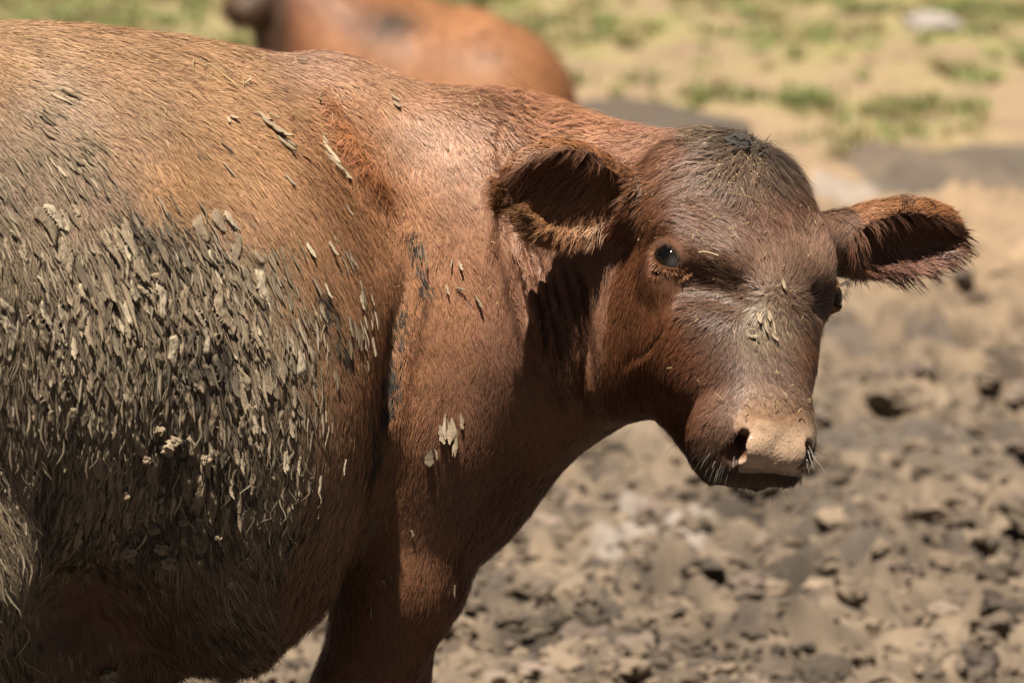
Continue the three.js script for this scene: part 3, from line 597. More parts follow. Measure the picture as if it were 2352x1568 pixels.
{ // bare nose with its fine cells
  const c0 = Hd(0, -40, 440), nf = new Field();
  const cellN = (x, y, z) => { const s = 1 / 0.0034; x *= s; y *= s; z *= s; const i0 = Math.floor(x), j0 = Math.floor(y), k0 = Math.floor(z); let d1 = 9, d2 = 9; for (let i = -1; i < 2; i++) for (let j = -1; j < 2; j++) for (let k = -1; k < 2; k++) { const h = Math.sin((i0 + i) * 127.1 + (j0 + j) * 311.7 + (k0 + k) * 74.7) * 43758.5453, f = h - Math.floor(h), f2 = (f * 57.3) % 1, f3 = (f * 913.7) % 1; const d = Math.hypot(i0 + i + f - x, j0 + j + f2 - y, k0 + k + f3 - z); if (d < d1) { d2 = d1; d1 = d; } else if (d < d2) d2 = d; } return d2 - d1; };
  nf.fn((x, y, z) => { const d = cow.at(x, y, z); if (Math.abs(d) > 0.004) return d; const [u, v] = toUV(x, y, z), fine = sstep(960, 1000, v) * (1 - sstep(1075, 1090, v)); return d - 0.0009 - 0.0003 * fbm(x * 60, y * 60, z * 60, 2) - 0.0005 * fine * Math.min(0.5, cellN(x, y, z)) * 2; }, 0.01, 1);
  nf.one = (e, x, y, z) => e.f(x, y, z);
  const g = nf.mesh(lines(c0.x - 0.085, c0.x + 0.085, 0.0012), lines(c0.y - 0.085, c0.y + 0.075, 0.0012), lines(c0.z - 0.075, c0.z + 0.075, 0.0012));
  const p = g.attributes.position, ix = g.index.array, keep = [], ok = [], col = [], q = V3();
  for (let i = 0; i < p.count; i++) {
    q.fromBufferAttribute(p, i); const [u, v, d] = toUV(q.x, q.y, q.z), w = 7 * nz(u * 0.06, v * 0.06, 1);
    const mu = 1782 + (u - 1782) * 0.94, mv = 1020 + (v - 1020) * 0.94; ok.push(noseAt(mu, mv, d));
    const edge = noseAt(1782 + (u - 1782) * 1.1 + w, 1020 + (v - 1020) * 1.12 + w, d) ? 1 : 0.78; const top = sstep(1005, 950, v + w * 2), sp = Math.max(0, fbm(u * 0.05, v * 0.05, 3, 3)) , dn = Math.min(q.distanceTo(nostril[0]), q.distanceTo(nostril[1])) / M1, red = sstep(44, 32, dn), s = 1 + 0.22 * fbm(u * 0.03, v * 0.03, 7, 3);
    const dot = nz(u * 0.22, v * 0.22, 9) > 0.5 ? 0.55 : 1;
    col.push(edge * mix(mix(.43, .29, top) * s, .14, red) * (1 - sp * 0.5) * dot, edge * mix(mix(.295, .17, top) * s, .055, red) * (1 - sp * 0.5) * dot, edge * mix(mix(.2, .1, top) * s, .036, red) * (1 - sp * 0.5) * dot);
  }
  for (let i = 0; i < ix.length; i += 3) if (ok[ix[i]] && ok[ix[i + 1]] && ok[ix[i + 2]]) keep.push(ix[i], ix[i + 1], ix[i + 2]);
  g.setIndex(keep); g.setAttribute('color', new THREE.Float32BufferAttribute(col, 3));
  mesh('nose', g, new THREE.MeshPhysicalMaterial({ vertexColors: true, roughness: 0.32, specularIntensity: 1, clearcoat: 0.35, clearcoatRoughness: 0.25 }), heifer);
  console.log('nose', keep.length / 3);
  const wh = new Strands(800);
  for (let i = 0; i < 48; i++) {
    const k = rnd(), spot = k < 0.4 ? [rr(1620, 1705), rr(1030, 1078)] : k < 0.75 ? [rr(1848, 1876), rr(1015, 1085)] : k < 0.9 ? [rr(1650, 1830), rr(1100, 1118)] : [rr(1480, 1640), rr(950, 1050)], r0 = hit(...spot);
    const n = cow.grad(r0.x, r0.y, r0.z, 0.002), dir = n.clone().multiplyScalar(0.8).addScaledVector(HF, 0.7).addScaledVector(vx, spot[0] > 1780 ? 0.5 : -0.35).normalize(), l = U(rr(22, 70)), c = rnd() < 0.4 ? rr(.12, .3) : rr(.02, .07);
    const m = r0.clone().addScaledVector(dir, l * 0.5).addScaledVector(n, l * 0.1), f = r0.clone().addScaledVector(dir, l).addScaledVector(up, -l * 0.12);
    strand(wh, [r0, m, f], U(0.8), V3().crossVectors(dir, vz).normalize(), [c, c * 0.88, c * 0.72]);
  }
  tag(mesh('whiskers', wh.geo(), furMat, heifer), null, null, null, 'stuff');
}
// ------------------------------------------------------------------ dried mud
const flakeGeos = [];
for (let q = 0; q < 20; q++) {                                 // length 1 along x, lying on y = 0
  const wv = rr(0.08, 0.2), pos = [], idx = [], NX = 6, NY = 3, arch = rr(0.03, 0.09), liftE = rr(0.0, 0.13), lo = [], hi = [], bend = rr(-0.12, 0.12);
  for (let i = 0; i <= NX; i++) { const t = i / NX, e = wv * Math.pow(Math.sin(Math.PI * clamp(0.1 + t * 0.8 + rr(-.03, .03))), 0.55); lo.push(-e * rr(0.45, 1.3)); hi.push(e * rr(0.45, 1.3)); }
  const endA = [0, 1, 2, 3].map(() => rr(-0.14, 0.1)), endB = [0, 1, 2, 3].map(() => rr(-0.16, 0.1));
  const pt = (i, j) => { const t = i / NX, s = j / NY * 2 - 1, y = 0.04 + arch * (1 - s * s) + liftE * t * t * t + 0.03 * nz(i * 0.8 + q * 3, j * 0.9, q); pos.push(t + sstep(0.3, 0, t) * endA[j] + sstep(0.7, 1, t) * endB[j], y, mix(lo[i], hi[i], j / NY) + bend * (t - 0.5) * (t - 0.5) * 2); };
  for (let i = 0; i <= NX; i++) for (let j = 0; j <= NY; j++) pt(i, j);
  const id = (i, j) => i * (NY + 1) + j;
  for (let i = 0; i < NX; i++) for (let j = 0; j < NY; j++) idx.push(id(i, j), id(i, j + 1), id(i + 1, j), id(i + 1, j), id(i, j + 1), id(i + 1, j + 1));
  const ring = []; for (let j = 0; j <= NY; j++) ring.push(id(0, j)); for (let i = 1; i <= NX; i++) ring.push(id(i, NY)); for (let j = NY - 1; j >= 0; j--) ring.push(id(NX, j)); for (let i = NX - 1; i > 0; i--) ring.push(id(i, 0));
  const n0 = pos.length / 3; for (const r of ring) pos.push(pos[r * 3] * 0.97 + 0.01, pos[r * 3 + 1] - 0.07, pos[r * 3 + 2] * 0.86);
  for (let k = 0; k < ring.length; k++) { const k2 = (k + 1) % ring.length; idx.push(ring[k], n0 + k, ring[k2], ring[k2], n0 + k, n0 + k2); }
  let g = tri(pos, idx); g = g.toNonIndexed(); g.computeVertexNormals();
  // smooth on top, crisp at the rim
  const P0 = g.attributes.position, N0 = g.attributes.normal, acc = new Map(), key = i => Math.round(P0.getX(i) * 1e4) + '_' + Math.round(P0.getY(i) * 1e4) + '_' + Math.round(P0.getZ(i) * 1e4), nTop = NX * NY * 6;
  for (let i = 0; i < nTop; i++) { const k = key(i), a = acc.get(k) || V3(); a.add(V3().fromBufferAttribute(N0, i)); acc.set(k, a); }
  for (let i = 0; i < nTop; i++) { const a = acc.get(key(i)).clone().normalize(); N0.setXYZ(i, a.x, a.y, a.z); }
  flakeGeos.push(g);
}
const mudBump = (() => { const n = 128, d = new Uint8Array(n * n * 4); for (let j = 0; j < n; j++) for (let i = 0; i < n; i++) { const v = 128 + 110 * fbm(i * 0.09, j * 0.09, 2, 4), k = (j * n + i) * 4; d[k] = d[k + 1] = d[k + 2] = clamp(v, 0, 255); d[k + 3] = 255; } const t = new THREE.DataTexture(d, n, n); t.wrapS = t.wrapT = THREE.RepeatWrapping; t.magFilter = THREE.LinearFilter; t.needsUpdate = true; return t; })();
for (const g of flakeGeos) { const p = g.attributes.position, uv = []; for (let i = 0; i < p.count; i++) uv.push(p.getX(i), p.getZ(i)); g.setAttribute('uv', new THREE.Float32BufferAttribute(uv, 2)); }
const mudMats = MUD.map(c => new THREE.MeshStandardMaterial({ color: new THREE.Color().setRGB(...c), roughness: 0.95, bumpMap: mudBump, bumpScale: 0.0012, side: THREE.DoubleSide }));
const looseMud = new THREE.MeshStandardMaterial({ vertexColors: true, roughness: 0.95, side: THREE.DoubleSide });
const big = [], small = [];
function flake(q, n, L, flow, wide = 1, lift = 0) {
  const t = flow.clone().addScaledVector(n, -flow.dot(n)).normalize().addScaledVector(n, lift).normalize(), b = V3().crossVectors(t, n).normalize(), y = V3().crossVectors(b, t).normalize();
  const m = new THREE.Matrix4().makeBasis(t.multiplyScalar(L), y.multiplyScalar(Math.min(L, U(70))), b.multiplyScalar(L * wide));
  m.setPosition(q.clone().addScaledVector(n, U(6)));
  return { m, L, g: rnd() * 20 | 0, c: rnd() * 5 | 0, k: 1 };
}
const at2 = V3(), fn2 = V3();
spread(bodyGeo, 2900, (q, n) => {
  const o = coatAt(q, n); if (o.region !== 'body') return;
  const m = mudAt(o, q), core = clamp((o.mud - 0.55) * 2.4), zone = clamp(0.62 + 1.5 * fbm(q.x * 6, q.y * 6, q.z * 6, 2));
  if (rnd() > m * mix(0.35, 1, zone)) return;
  const f = o.flow.clone().addScaledVector(bs, gauss() * 0.1).addScaledVector(vx, gauss() * 0.12);
  const L = U(mix(rr(10, 40), rr(30, 120), core * zone * rnd() ** 0.9)), fl = flake(q, n, L, f, L > U(60) ? rr(0.45, 0.8) : mix(rr(0.5, 0.9), rr(0.7, 1.4), core * zone), rr(0, 0.12));
  if (darkPatch(o, q) > rnd()) fl.k = 0.4;
  fl.r = fl.k < 1 ? 0 : o.u > -10 && o.u < 2352 ? L * (n.dot(V3().subVectors(CP, q).normalize()) + 0.2) : 0; small.push(fl);
}, (a, n, uv, f) => { const w = bodyAt(uv[0], uv[1])[5]; return uv[2] < -450 || head.at(a.x, a.y, a.z) < 0.04 ? 0 : w > 0.12 ? 0.08 + w * w : 0; });
// single flakes one can point to
for (const [u, v, L, du, dv, w, lf] of [[590, 262, 40, .35, 1, 1.2, .25], [603, 275, 62, .4, 1, 1.1, .2], [622, 290, 58, .5, 1, 1, .3], [640, 312, 46, .6, .9, 1, .2], [632, 318, 50, .75, .8, .7, .2], [612, 262, 30, .8, .5, 1, .3], [735, 308, 34, .1, 1, 1.4, .1], [736, 330, 66, .2, 1, .5, .2], [742, 355, 60, .45, 1, .6, .25], [758, 372, 62, .5, 1, .6, .3], [772, 380, 52, .4, 1, .8, .2], [898, 222, 26, .5, 1, .9, .3], [904, 236, 24, .3, 1, 1.6, .3], [525, 268, 24, .6, .6, 1.4, .4], [520, 275, 22, -.3, 1, 1.2, .3], [705, 145, 26, -.9, .4, .8, .2], [1018, 955, 56, .05, 1, 1, .1], [1034, 965, 60, 0, 1, 1, .15], [1046, 985, 58, -.05, 1, 1, .1], [1058, 950, 36, .1, 1, .8, .1], [1012, 978, 40, .2, 1, 1.3, .1], [985, 1035, 34, .1, 1, 1.9, .05], [1000, 1030, 26, .2, 1, 1.5, .1], [1040, 595, 20, -.2, 1, 1.3, .4], [1055, 602, 22, .5, 1, .9, .3], [1026, 655, 24, .3, 1, .8, .2], [1050, 660, 22, 1, .3, 1, .3], [1092, 678, 34, .7, 1, .5, .3], [965, 560, 40, .1, 1, .8, .1], [975, 575, 50, .15, 1, .6, .1], [835, 405, 20, .3, 1, .8, .2], [730, 700, 44, .3, 1, .9, .2], [715, 640, 40, .4, 1, 1, .2], [742, 655, 36, .4, 1, .8, .2], [700, 560, 36, .5, 1, 1.1, .25], [752, 560, 40, .5, 1, .9, .25], [786, 470, 34, .4, 1, .6, .2], [1040, 1345, 24, .1, 1, .7, .2], [945, 1215, 16, .4, 1, 1, .2], [880, 1330, 20, .5, .6, 1.4, .2], [855, 1395, 26, -.1, 1, .8, .2]]) {
  const q = hit(u, v), n = cow.grad(q.x, q.y, q.z, 0.003), f = flake(q, n, U(L), vx.clone().multiplyScalar(du).addScaledVector(vy, -dv), w, lf * 0.5); f.r = 9; small.push(f);
}
for (const [u, v, L, du, dv] of [[1738, 722, 34, .2, 1], [1752, 735, 38, .1, 1], [1764, 716, 30, 0, 1], [1775, 740, 34, -.1, 1], [1715, 772, 26, 1, .1], [1770, 768, 24, .6, .8], [1795, 640, 30, -.1, 1]]) {
  const q = hit(u, v), n = cow.grad(q.x, q.y, q.z, 0.003), f = flake(q, n, U(L), vx.clone().multiplyScalar(du).addScaledVector(vy, -dv), 0.9, 0.06); f.c = 0; f.r = 9; small.push(f);
}
small.sort((a, b) => b.r - a.r);
const one = small.splice(0, 280);
for (const f of one) { const o = mesh(named('mud_flake'), flakeGeos[f.g], mudMats[f.c], heifer); o.matrix.copy(f.m); o.matrix.decompose(o.position, o.quaternion, o.scale); }
{
  const list = small.map(f => { const g = flakeGeos[f.g].clone().applyMatrix4(f.m), k = rr(0.8, 1.15) * f.k, c = MUD[f.c].map(x => x * k); g.deleteAttribute('uv'); const n = g.attributes.position.count, a = new Float32Array(n * 3); for (let i = 0; i < n; i++) a.set(c, i * 3); g.setAttribute('color', new THREE.BufferAttribute(a, 3)); return g; });
  tag(mesh('dried_mud', mergeGeometries(list), looseMud, heifer), null, null, null, 'stuff');
  console.log('flakes', one.length, list.length);
}
// lumps of dirt hanging in the belly hair
function lump(r, k) { const g = new THREE.IcosahedronGeometry(1, 3), p = g.attributes.position; for (let i = 0; i < p.count; i++) { const x = p.getX(i), y = p.getY(i), z = p.getZ(i), s = r * (1 + 0.9 * fbm(x * 1.4 + k, y * 1.4, z * 1.4, 3) + 0.25 * fbm(x * 5, y * 5 + k, z * 5, 2)); p.setXYZ(i, x * s, y * s, z * s); } g.computeVertexNormals(); return g; }
for (const [u, v, r, c] of [[378, 1022, 20, 2], [395, 1010, 15, 2], [360, 985, 13, 4], [470, 1052, 13, 2], [330, 1052, 12, 0], [292, 1252, 19, 2], [300, 1268, 14, 4], [368, 1248, 17, 2], [385, 1278, 20, 2], [400, 1288, 14, 0], [245, 1548, 22, 2], [410, 1545, 13, 2], [420, 1190, 12, 4], [500, 1225, 11, 2], [320, 1180, 13, 1], [348, 1205, 15, 1], [455, 1280, 13, 4], [530, 1330, 14, 2], [600, 1400, 12, 0], [280, 1130, 14, 1]]) {
  const q = hit(u, v), n = cow.grad(q.x, q.y, q.z, 0.003); const o = mesh(named('mud_lump'), lump(U(r * 0.85), u), mudMats[c === 2 ? 4 : 1], heifer); o.position.copy(q).addScaledVector(n, U(r * 0.4 + 8));
}
{ // locks of hair matted with mud
  const list = [], sides = 5, seg = 5;
  const pos = [], idx = [], col = [], nor = [], d = V3(), a1 = V3(), a2 = V3();
  spread(bodyGeo, 6000, (q, n) => {
    const o = coatAt(q, n); if (o.region !== 'body') return;
    const m = mudAt(o, q); if (rnd() > m * 0.9 || (crustAt(q.x, q.y, q.z)[0] > 0.05 && rnd() < 0.82)) return;
    const f = o.flow.clone().addScaledVector(bs, gauss() * 0.15).addScaledVector(vx, gauss() * 0.2); f.addScaledVector(n, -f.dot(n)).normalize();
    const b = V3().crossVectors(n, f), L = U(o.len) * rr(0.7, 1.6), w = U(rr(1.6, 4.2)), c = MUD[rnd() * 5 | 0], k = rr(0.65, 0.98) * (darkPatch(o, q) > rnd() ? 0.35 : 1), wav = gauss() * (o.v > 1000 ? 0.5 : 0.22), ph = rnd() * 6, lf = o.lift * rr(0.2, 0.8), base = pos.length / 3;
    for (let i = 0; i <= seg; i++) {
      const t = i / seg, r = w * Math.pow(Math.sin(Math.PI * (0.16 + 0.83 * t)), 0.7) * rr(0.75, 1.25) + 1e-5, side = wav * L * Math.sin(t * 4 + ph) * t;
      d.copy(q).addScaledVector(f, t * L).addScaledVector(b, side).addScaledVector(n, U(6) + L * lf * Math.sin(t * 2.2) * 0.6);
      for (let j = 0; j < sides; j++) { const an = j / sides * 6.2832; a1.copy(b).multiplyScalar(Math.cos(an) * 1.3).addScaledVector(n, Math.sin(an) * 0.8); pos.push(d.x + a1.x * r, d.y + a1.y * r, d.z + a1.z * r); a1.normalize(); nor.push(a1.x, a1.y, a1.z); col.push(c[0] * k, c[1] * k, c[2] * k); }
    }
    for (let i = 0; i < seg; i++) for (let j = 0; j < sides; j++) { const x = base + i * sides + j, y = base + i * sides + (j + 1) % sides; idx.push(x, y, x + sides, y, y + sides, x + sides); }
  }, (a, n, uv, f) => { const w = bodyAt(uv[0], uv[1])[5]; return uv[2] < -450 || f < -0.1 || head.at(a.x, a.y, a.z) < 0.04 ? 0 : w > 0.15 ? 0.1 + w : 0; });
  const g = new THREE.BufferGeometry(); g.setAttribute('position', new THREE.Float32BufferAttribute(pos, 3)); g.setAttribute('normal', new THREE.Float32BufferAttribute(nor, 3)); g.setAttribute('color', new THREE.Float32BufferAttribute(col, 3)); g.setIndex(idx);
  tag(mesh('matted_hair', g, looseMud, heifer), null, null, null, 'stuff'); console.log('cords', idx.length / 3);
}
{ // the thick crust on the flank, cracked along the lie of the hair
  const cf = new Field(); cf.fn((x, y, z) => { const d = cow.at(x, y, z); return Math.abs(d) > 0.02 ? d : d - U(19) * crustAt(x, y, z)[0]; }, 0.01, 1); cf.one = (e, x, y, z) => e.f(x, y, z);
  const p0 = P(-20, 350, 500), p1 = P(760, 1300, 300), g = cf.mesh(lines(p0.x, p1.x, 0.0025), lines(p1.y, p0.y, 0.0028), lines(-0.02, 0.46, 0.0025));
  const p = g.attributes.position, ix = g.index.array, h = [], col = [], keep = [];
  for (let i = 0; i < p.count; i++) {
    const x = p.getX(i), y = p.getY(i), z = p.getZ(i), q = crustAt(x, y, z), [u, v] = toUV(x, y, z); h.push(q[0]);
    const c = MUD[(q[1] * 997 | 0) % 5], k = (0.85 + 0.3 * fbm(x * 60, y * 30, z * 60, 3)) * (darkPatch({ u, v }, { x, y, z }) > 0.35 + 0.4 * q[1] ? 0.42 : 1); col.push(c[0] * k, c[1] * k, c[2] * k);
  }
  for (let i = 0; i < ix.length; i += 3) if (Math.max(h[ix[i]], h[ix[i + 1]], h[ix[i + 2]]) > -0.5) keep.push(ix[i], ix[i + 1], ix[i + 2]);
  g.setIndex(keep); g.setAttribute('color', new THREE.Float32BufferAttribute(col, 3));
  tag(mesh('mud_crust', g, looseMud, heifer), null, null, null, 'stuff'); console.log('crust', keep.length / 3, Date.now() - t0);
}
{ const q = hit(1688, 340), n = cow.grad(q.x, q.y, q.z, 0.003), g = lump(U(24), 77), o = mesh('dung_lump', g, new THREE.MeshStandardMaterial({ color: new THREE.Color().setRGB(.035, .03, .026), roughness: 0.9, bumpMap: mudBump, bumpScale: 0.004 }), heifer); o.position.copy(q).addScaledVector(n, U(12)); o.scale.set(1.3, 0.9, 1); }
{ // the messy tuft on the poll
  const tuft = new Strands(3000);
  for (let i = 0; i < 1100; i++) {
    const u = 1722 + gauss() * 62, v = 338 + gauss() * 22, q = hit(u, v); if (cow.at(q.x, q.y, q.z) > 0.003) continue;
    const n = cow.grad(q.x, q.y, q.z, 0.003), a = rnd() * 6.283, side = (u - 1715) / 90, d = n.clone().multiplyScalar(rr(0.15, 0.7)).addScaledVector(vx, Math.cos(a) * 0.6 + side * 0.9).addScaledVector(vy, Math.sin(a) * 0.5 + 0.1).normalize(), l = U(rr(18, 52)), g = rnd() < 0.3 ? rr(0.1, 0.2) : rr(0.03, 0.08);
    const m = q.clone().addScaledVector(d, l * 0.5), f = q.clone().addScaledVector(d, l * 0.85).addScaledVector(up, -l * rr(0, 0.45)).addScaledVector(vx, gauss() * l * 0.2);
    strand(tuft, [q, m, f], U(rr(1, 1.9)), V3().crossVectors(n, d).normalize(), [g, g * 0.8, g * 0.64]);
  }
  tag(mesh('poll_tuft', tuft.geo(), furMat, heifer), null, null, null, 'stuff');
}
// ------------------------------------------------------------------ straw on the head and back
const strawMat = ['#a3906c', '#8a7757', '#b0a184', '#78684c'].map(c => new THREE.MeshPhysicalMaterial({ color: c, roughness: 0.9, specularIntensity: 0.3 }));
function straw(pts, r = 2.2) {
  const p = pts.map(([u, v], i) => { const q = hit(u, v), n = cow.grad(q.x, q.y, q.z, 0.004); return q.addScaledVector(n, U(q.skip ? 0 : rr(9, 16))); });
  return new THREE.TubeGeometry(new THREE.CatmullRomCurve3(p), Math.max(4, pts.length * 4), U(r), 5, false);
}
const toHead = (x, y) => [1493 + x * 0.1953, 275.6 + y * 0.1953], toBack = (x, y) => [x * 0.3662, y * 0.3662], toSide = (x, y) => [516.8 + x * 0.2563, 172.3 + y * 0.2563], toFace = (x, y) => [1406.8 + x * 0.2442, 516.8 + y * 0.2442];
const STRAWS = [
  [toHead, 'long pale straw curving like a hook on the forehead', [[1075, 575], [1140, 610], [1195, 710], [1190, 745], [1120, 785]]],
  [toHead, 'longest straw, lying slantwise across the middle of the forehead', [[680, 735], [740, 810], [820, 880], [960, 910], [1130, 950], [1260, 998]]],
  [toHead, 'straw bent down at its end beside the left ear side of the poll', [[440, 540], [530, 565], [680, 555], [690, 590]]],
  [toHead, 'short thick straw crossing a bent one on the poll', [[480, 505], [540, 562]]],
  [toHead, 'straight straw leaning below the black hair tuft', [[1075, 425], [1165, 520]]],
  [toHead, 'tiny straw just left of the hook-shaped straw', [[985, 520], [1020, 570]]],
  [toHead, 'short straw lying right above the long slanting straw', [[1045, 825], [1095, 910]]],
  [toHead, 'upright pale stub crossing the long slanting straw', [[1115, 925], [1105, 990]]],
  [toHead, 'short straw under the tail of the hook-shaped straw', [[1090, 755], [1030, 805]]],
  [toHead, 'kinked straw hanging left of the black hair tuft', [[600, 290], [630, 340], [620, 430]]],
  [toHead, 'straight straw standing near the top of the poll', [[530, 215], [560, 350]]],
  [toHead, 'flat straw lying level in the middle of the poll', [[560, 475], [640, 455]]],
  [toHead, 'level straw between the near ear and the poll', [[0, 630], [100, 620]]],
  [toHead, 'slanting straw in the brown hair over the near brow', [[360, 615], [330, 680]]],
  [toHead, 'long thin straw hanging beside the near ear base', [[130, 710], [100, 800], [65, 920]]],
  [toHead, 'thin curved straw above the near eye', [[310, 895], [285, 940], [275, 1000]]],
  [toHead, 'straw slanting up into the black hair tuft', [[735, 330], [810, 275]]],
  [toHead, 'forked pale straw on the right of the black hair tuft', [[1280, 255], [1220, 330]]],
  [toHead, 'curled straw in the centre of the poll', [[770, 620], [810, 575], [860, 580]]],
  [toHead, 'short bent straw low on the forehead', [[725, 1170], [705, 1210]]],
  [toBack, 'long kinked straw lying on the orange back', [[1255, 450], [1290, 435], [1360, 470], [1470, 570]]],
  [toBack, 'short crooked straw left of the long kinked one on the back', [[1200, 400], [1190, 440], [1205, 460]]],
  [toBack, 'small hook of straw right of the long kinked one on the back', [[1530, 505], [1550, 520], [1520, 540]]],
  [toSide, 'pale bent straw at the top of the dark hair ridge behind the shoulder', [[870, 175], [830, 210], [840, 260]]],
  [toSide, 'thick pale straw beside the foot of the dark hair ridge', [[1155, 930], [1160, 1010], [1125, 1060]]],
  [toSide, 'short straw in the middle of the dark hair ridge', [[945, 385], [950, 440]]],
  [toFace, 'straight pale straw lying above the near eye corner', [[815, 258], [870, 255], [995, 292]]],
];
STRAWS.forEach(([f, label, pts], i) => tag(mesh(named('straw_stalk'), straw(pts.map(p => f(...p)), i < 20 ? rr(0.9, 1.5) : rr(1.4, 1.9)), strawMat[i % 4], scene), label, 'straw', 'straw stalks on the big heifer'));
{ // chaff
  const list = [];
  for (let i = 0; i < 330; i++) {
    const k = rnd(), [u, v] = k < 0.5 ? [1690 + gauss() * 110, 385 + gauss() * 45] : k < 0.65 ? [rr(1480, 1880), rr(380, 560)] : k < 0.8 ? [rr(300, 1100), rr(130, 420)] : k < 0.9 ? [rr(900, 1300), rr(200, 700)] : [rr(1550, 1850), rr(560, 960)];
    const q = hit(u, v); if (cow.at(q.x, q.y, q.z) > 0.003) continue;
    const a = rnd() * 6.3, l = rr(4, 17), b = gauss() * 5; list.push(straw([[u, v], [u + Math.cos(a) * l * 0.5 - Math.sin(a) * b, v + Math.sin(a) * l * 0.5 + Math.cos(a) * b], [u + Math.cos(a) * l, v + Math.sin(a) * l]], rr(0.5, 1)));
  }
  tag(mesh('chaff', mergeGeometries(list), strawMat[0], scene), 'bits of chaff scattered over the big heifer head and back', 'chaff', null, 'stuff');
}
// ------------------------------------------------------------------ the resting cow behind
{
  const far = (13.9 - DIST) / M1, k = 13.9 / DIST, rest = new Field(), Rr = x => x * M1 * k;
  const X = V3(0.9, 0, 0.43), Z = V3(-0.43, 0, 0.9);
  const e = (u, v, d, r, kk = 90) => rest.ell(P(u, v, -far + d * k), r.map(Rr), X, up, Z, Rr(kk));
  const c = (a, b, ra, rb, kk = 60) => rest.cone(P(a[0], a[1], -far + a[2] * k), P(b[0], b[1], -far + b[2] * k), Rr(ra), Rr(rb), Rr(kk));
  e(930, 260, -30, [330, 245, 220]); e(1120, 275, 60, [205, 225, 200], 60); c([700, 60, -60], [1080, 90, 10], 70, 62, 60); e(790, 190, -30, [190, 250, 190]);
  c([760, 110, -30], [640, -70, -20], 150, 95, 60); c([640, -80, -10], [585, 10, 60], 72, 42, 30); e(560, 22, 70, [50, 40, 44], 20);
  c([1120, 420, 150], [960, 440, 220], 95, 60, 40); c([960, 440, 220], [1090, 460, 260], 52, 42, 20); c([760, 400, 120], [660, 440, 200], 70, 50, 30); c([660, 440, 200], [740, 455, 250], 48, 38, 20); c([1290, 330, 10], [1330, 440, 60], 26, 16, 20);
  c([700, -105, 60], [760, -80, 80], 28, 20, 14); c([590, -100, 40], [535, -80, 40], 28, 20, 14);
  const q = P(920, 200, -far), g = rest.mesh(lines(q.x - 0.75, q.x + 0.75, 0.014), lines(-0.05, q.y + 0.65, 0.014), lines(q.z - 0.65, q.z + 0.75, 0.014));
  const p = g.attributes.position, col = [];
  for (let i = 0; i < p.count; i++) {
    const [u, v] = toUV(p.getX(i), p.getY(i), p.getZ(i)), f = fbm(p.getX(i) * 7, p.getY(i) * 7, p.getZ(i) * 7, 3);
    let t = clamp(0.25 + f * 1.1 + 0.6 * sstep(780, 980, u)), c3 = [mix(.17, .36, t), mix(.066, .165, t), mix(.034, .074, t)];
    const m = Math.max(Math.exp(-(((u - 900) / 60) ** 2) - ((v - 55) / 34) ** 2), 0.3 * Math.exp(-(((u - 1040) / 110) ** 2) - ((v - 140) / 38) ** 2)) * (1 + f), head_ = sstep(690, 640, u); const a = clamp(Math.max(m, head_ * 0.8));  // black patch, then a faint smudge: shade of the flank hollow as colour
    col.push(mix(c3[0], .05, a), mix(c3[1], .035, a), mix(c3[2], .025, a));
  }
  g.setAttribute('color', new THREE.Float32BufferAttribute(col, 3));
  const o = new THREE.Group(); o.name = 'resting_cow'; scene.add(o); tag(o, 'orange-brown cow lying on the ground behind the standing heifer, out of focus', 'cow');
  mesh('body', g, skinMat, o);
  const s = new Strands(30000), sv = coat; // a thin coat for the outline
  const n3 = V3(), q3 = V3(), cc = new THREE.Color();
  for (let i = 0; i < 33000; i++) { const k2 = rnd() * p.count | 0; q3.fromBufferAttribute(p, k2); n3.fromBufferAttribute(g.attributes.normal, k2); const t = V3(0.3, -1, 0).addScaledVector(n3, -n3.dot(V3(0.3, -1, 0))).normalize().addScaledVector(n3, 0.3), b = V3().crossVectors(n3, t).normalize(), l = rr(0.02, 0.04), kk = rr(0.8, 1.2); s.add(q3.toArray(), q3.clone().addScaledVector(t, l * 0.5).addScaledVector(n3, 0.003).toArray(), q3.clone().addScaledVector(t, l).toArray(), b.x, b.y, b.z, 0.004, n3.x, n3.y, n3.z, col[k2 * 3] * kk, col[k2 * 3 + 1] * kk, col[k2 * 3 + 2] * kk); }
  tag(mesh('coat', s.geo(), furMat, o), null, null, null, 'stuff');
}
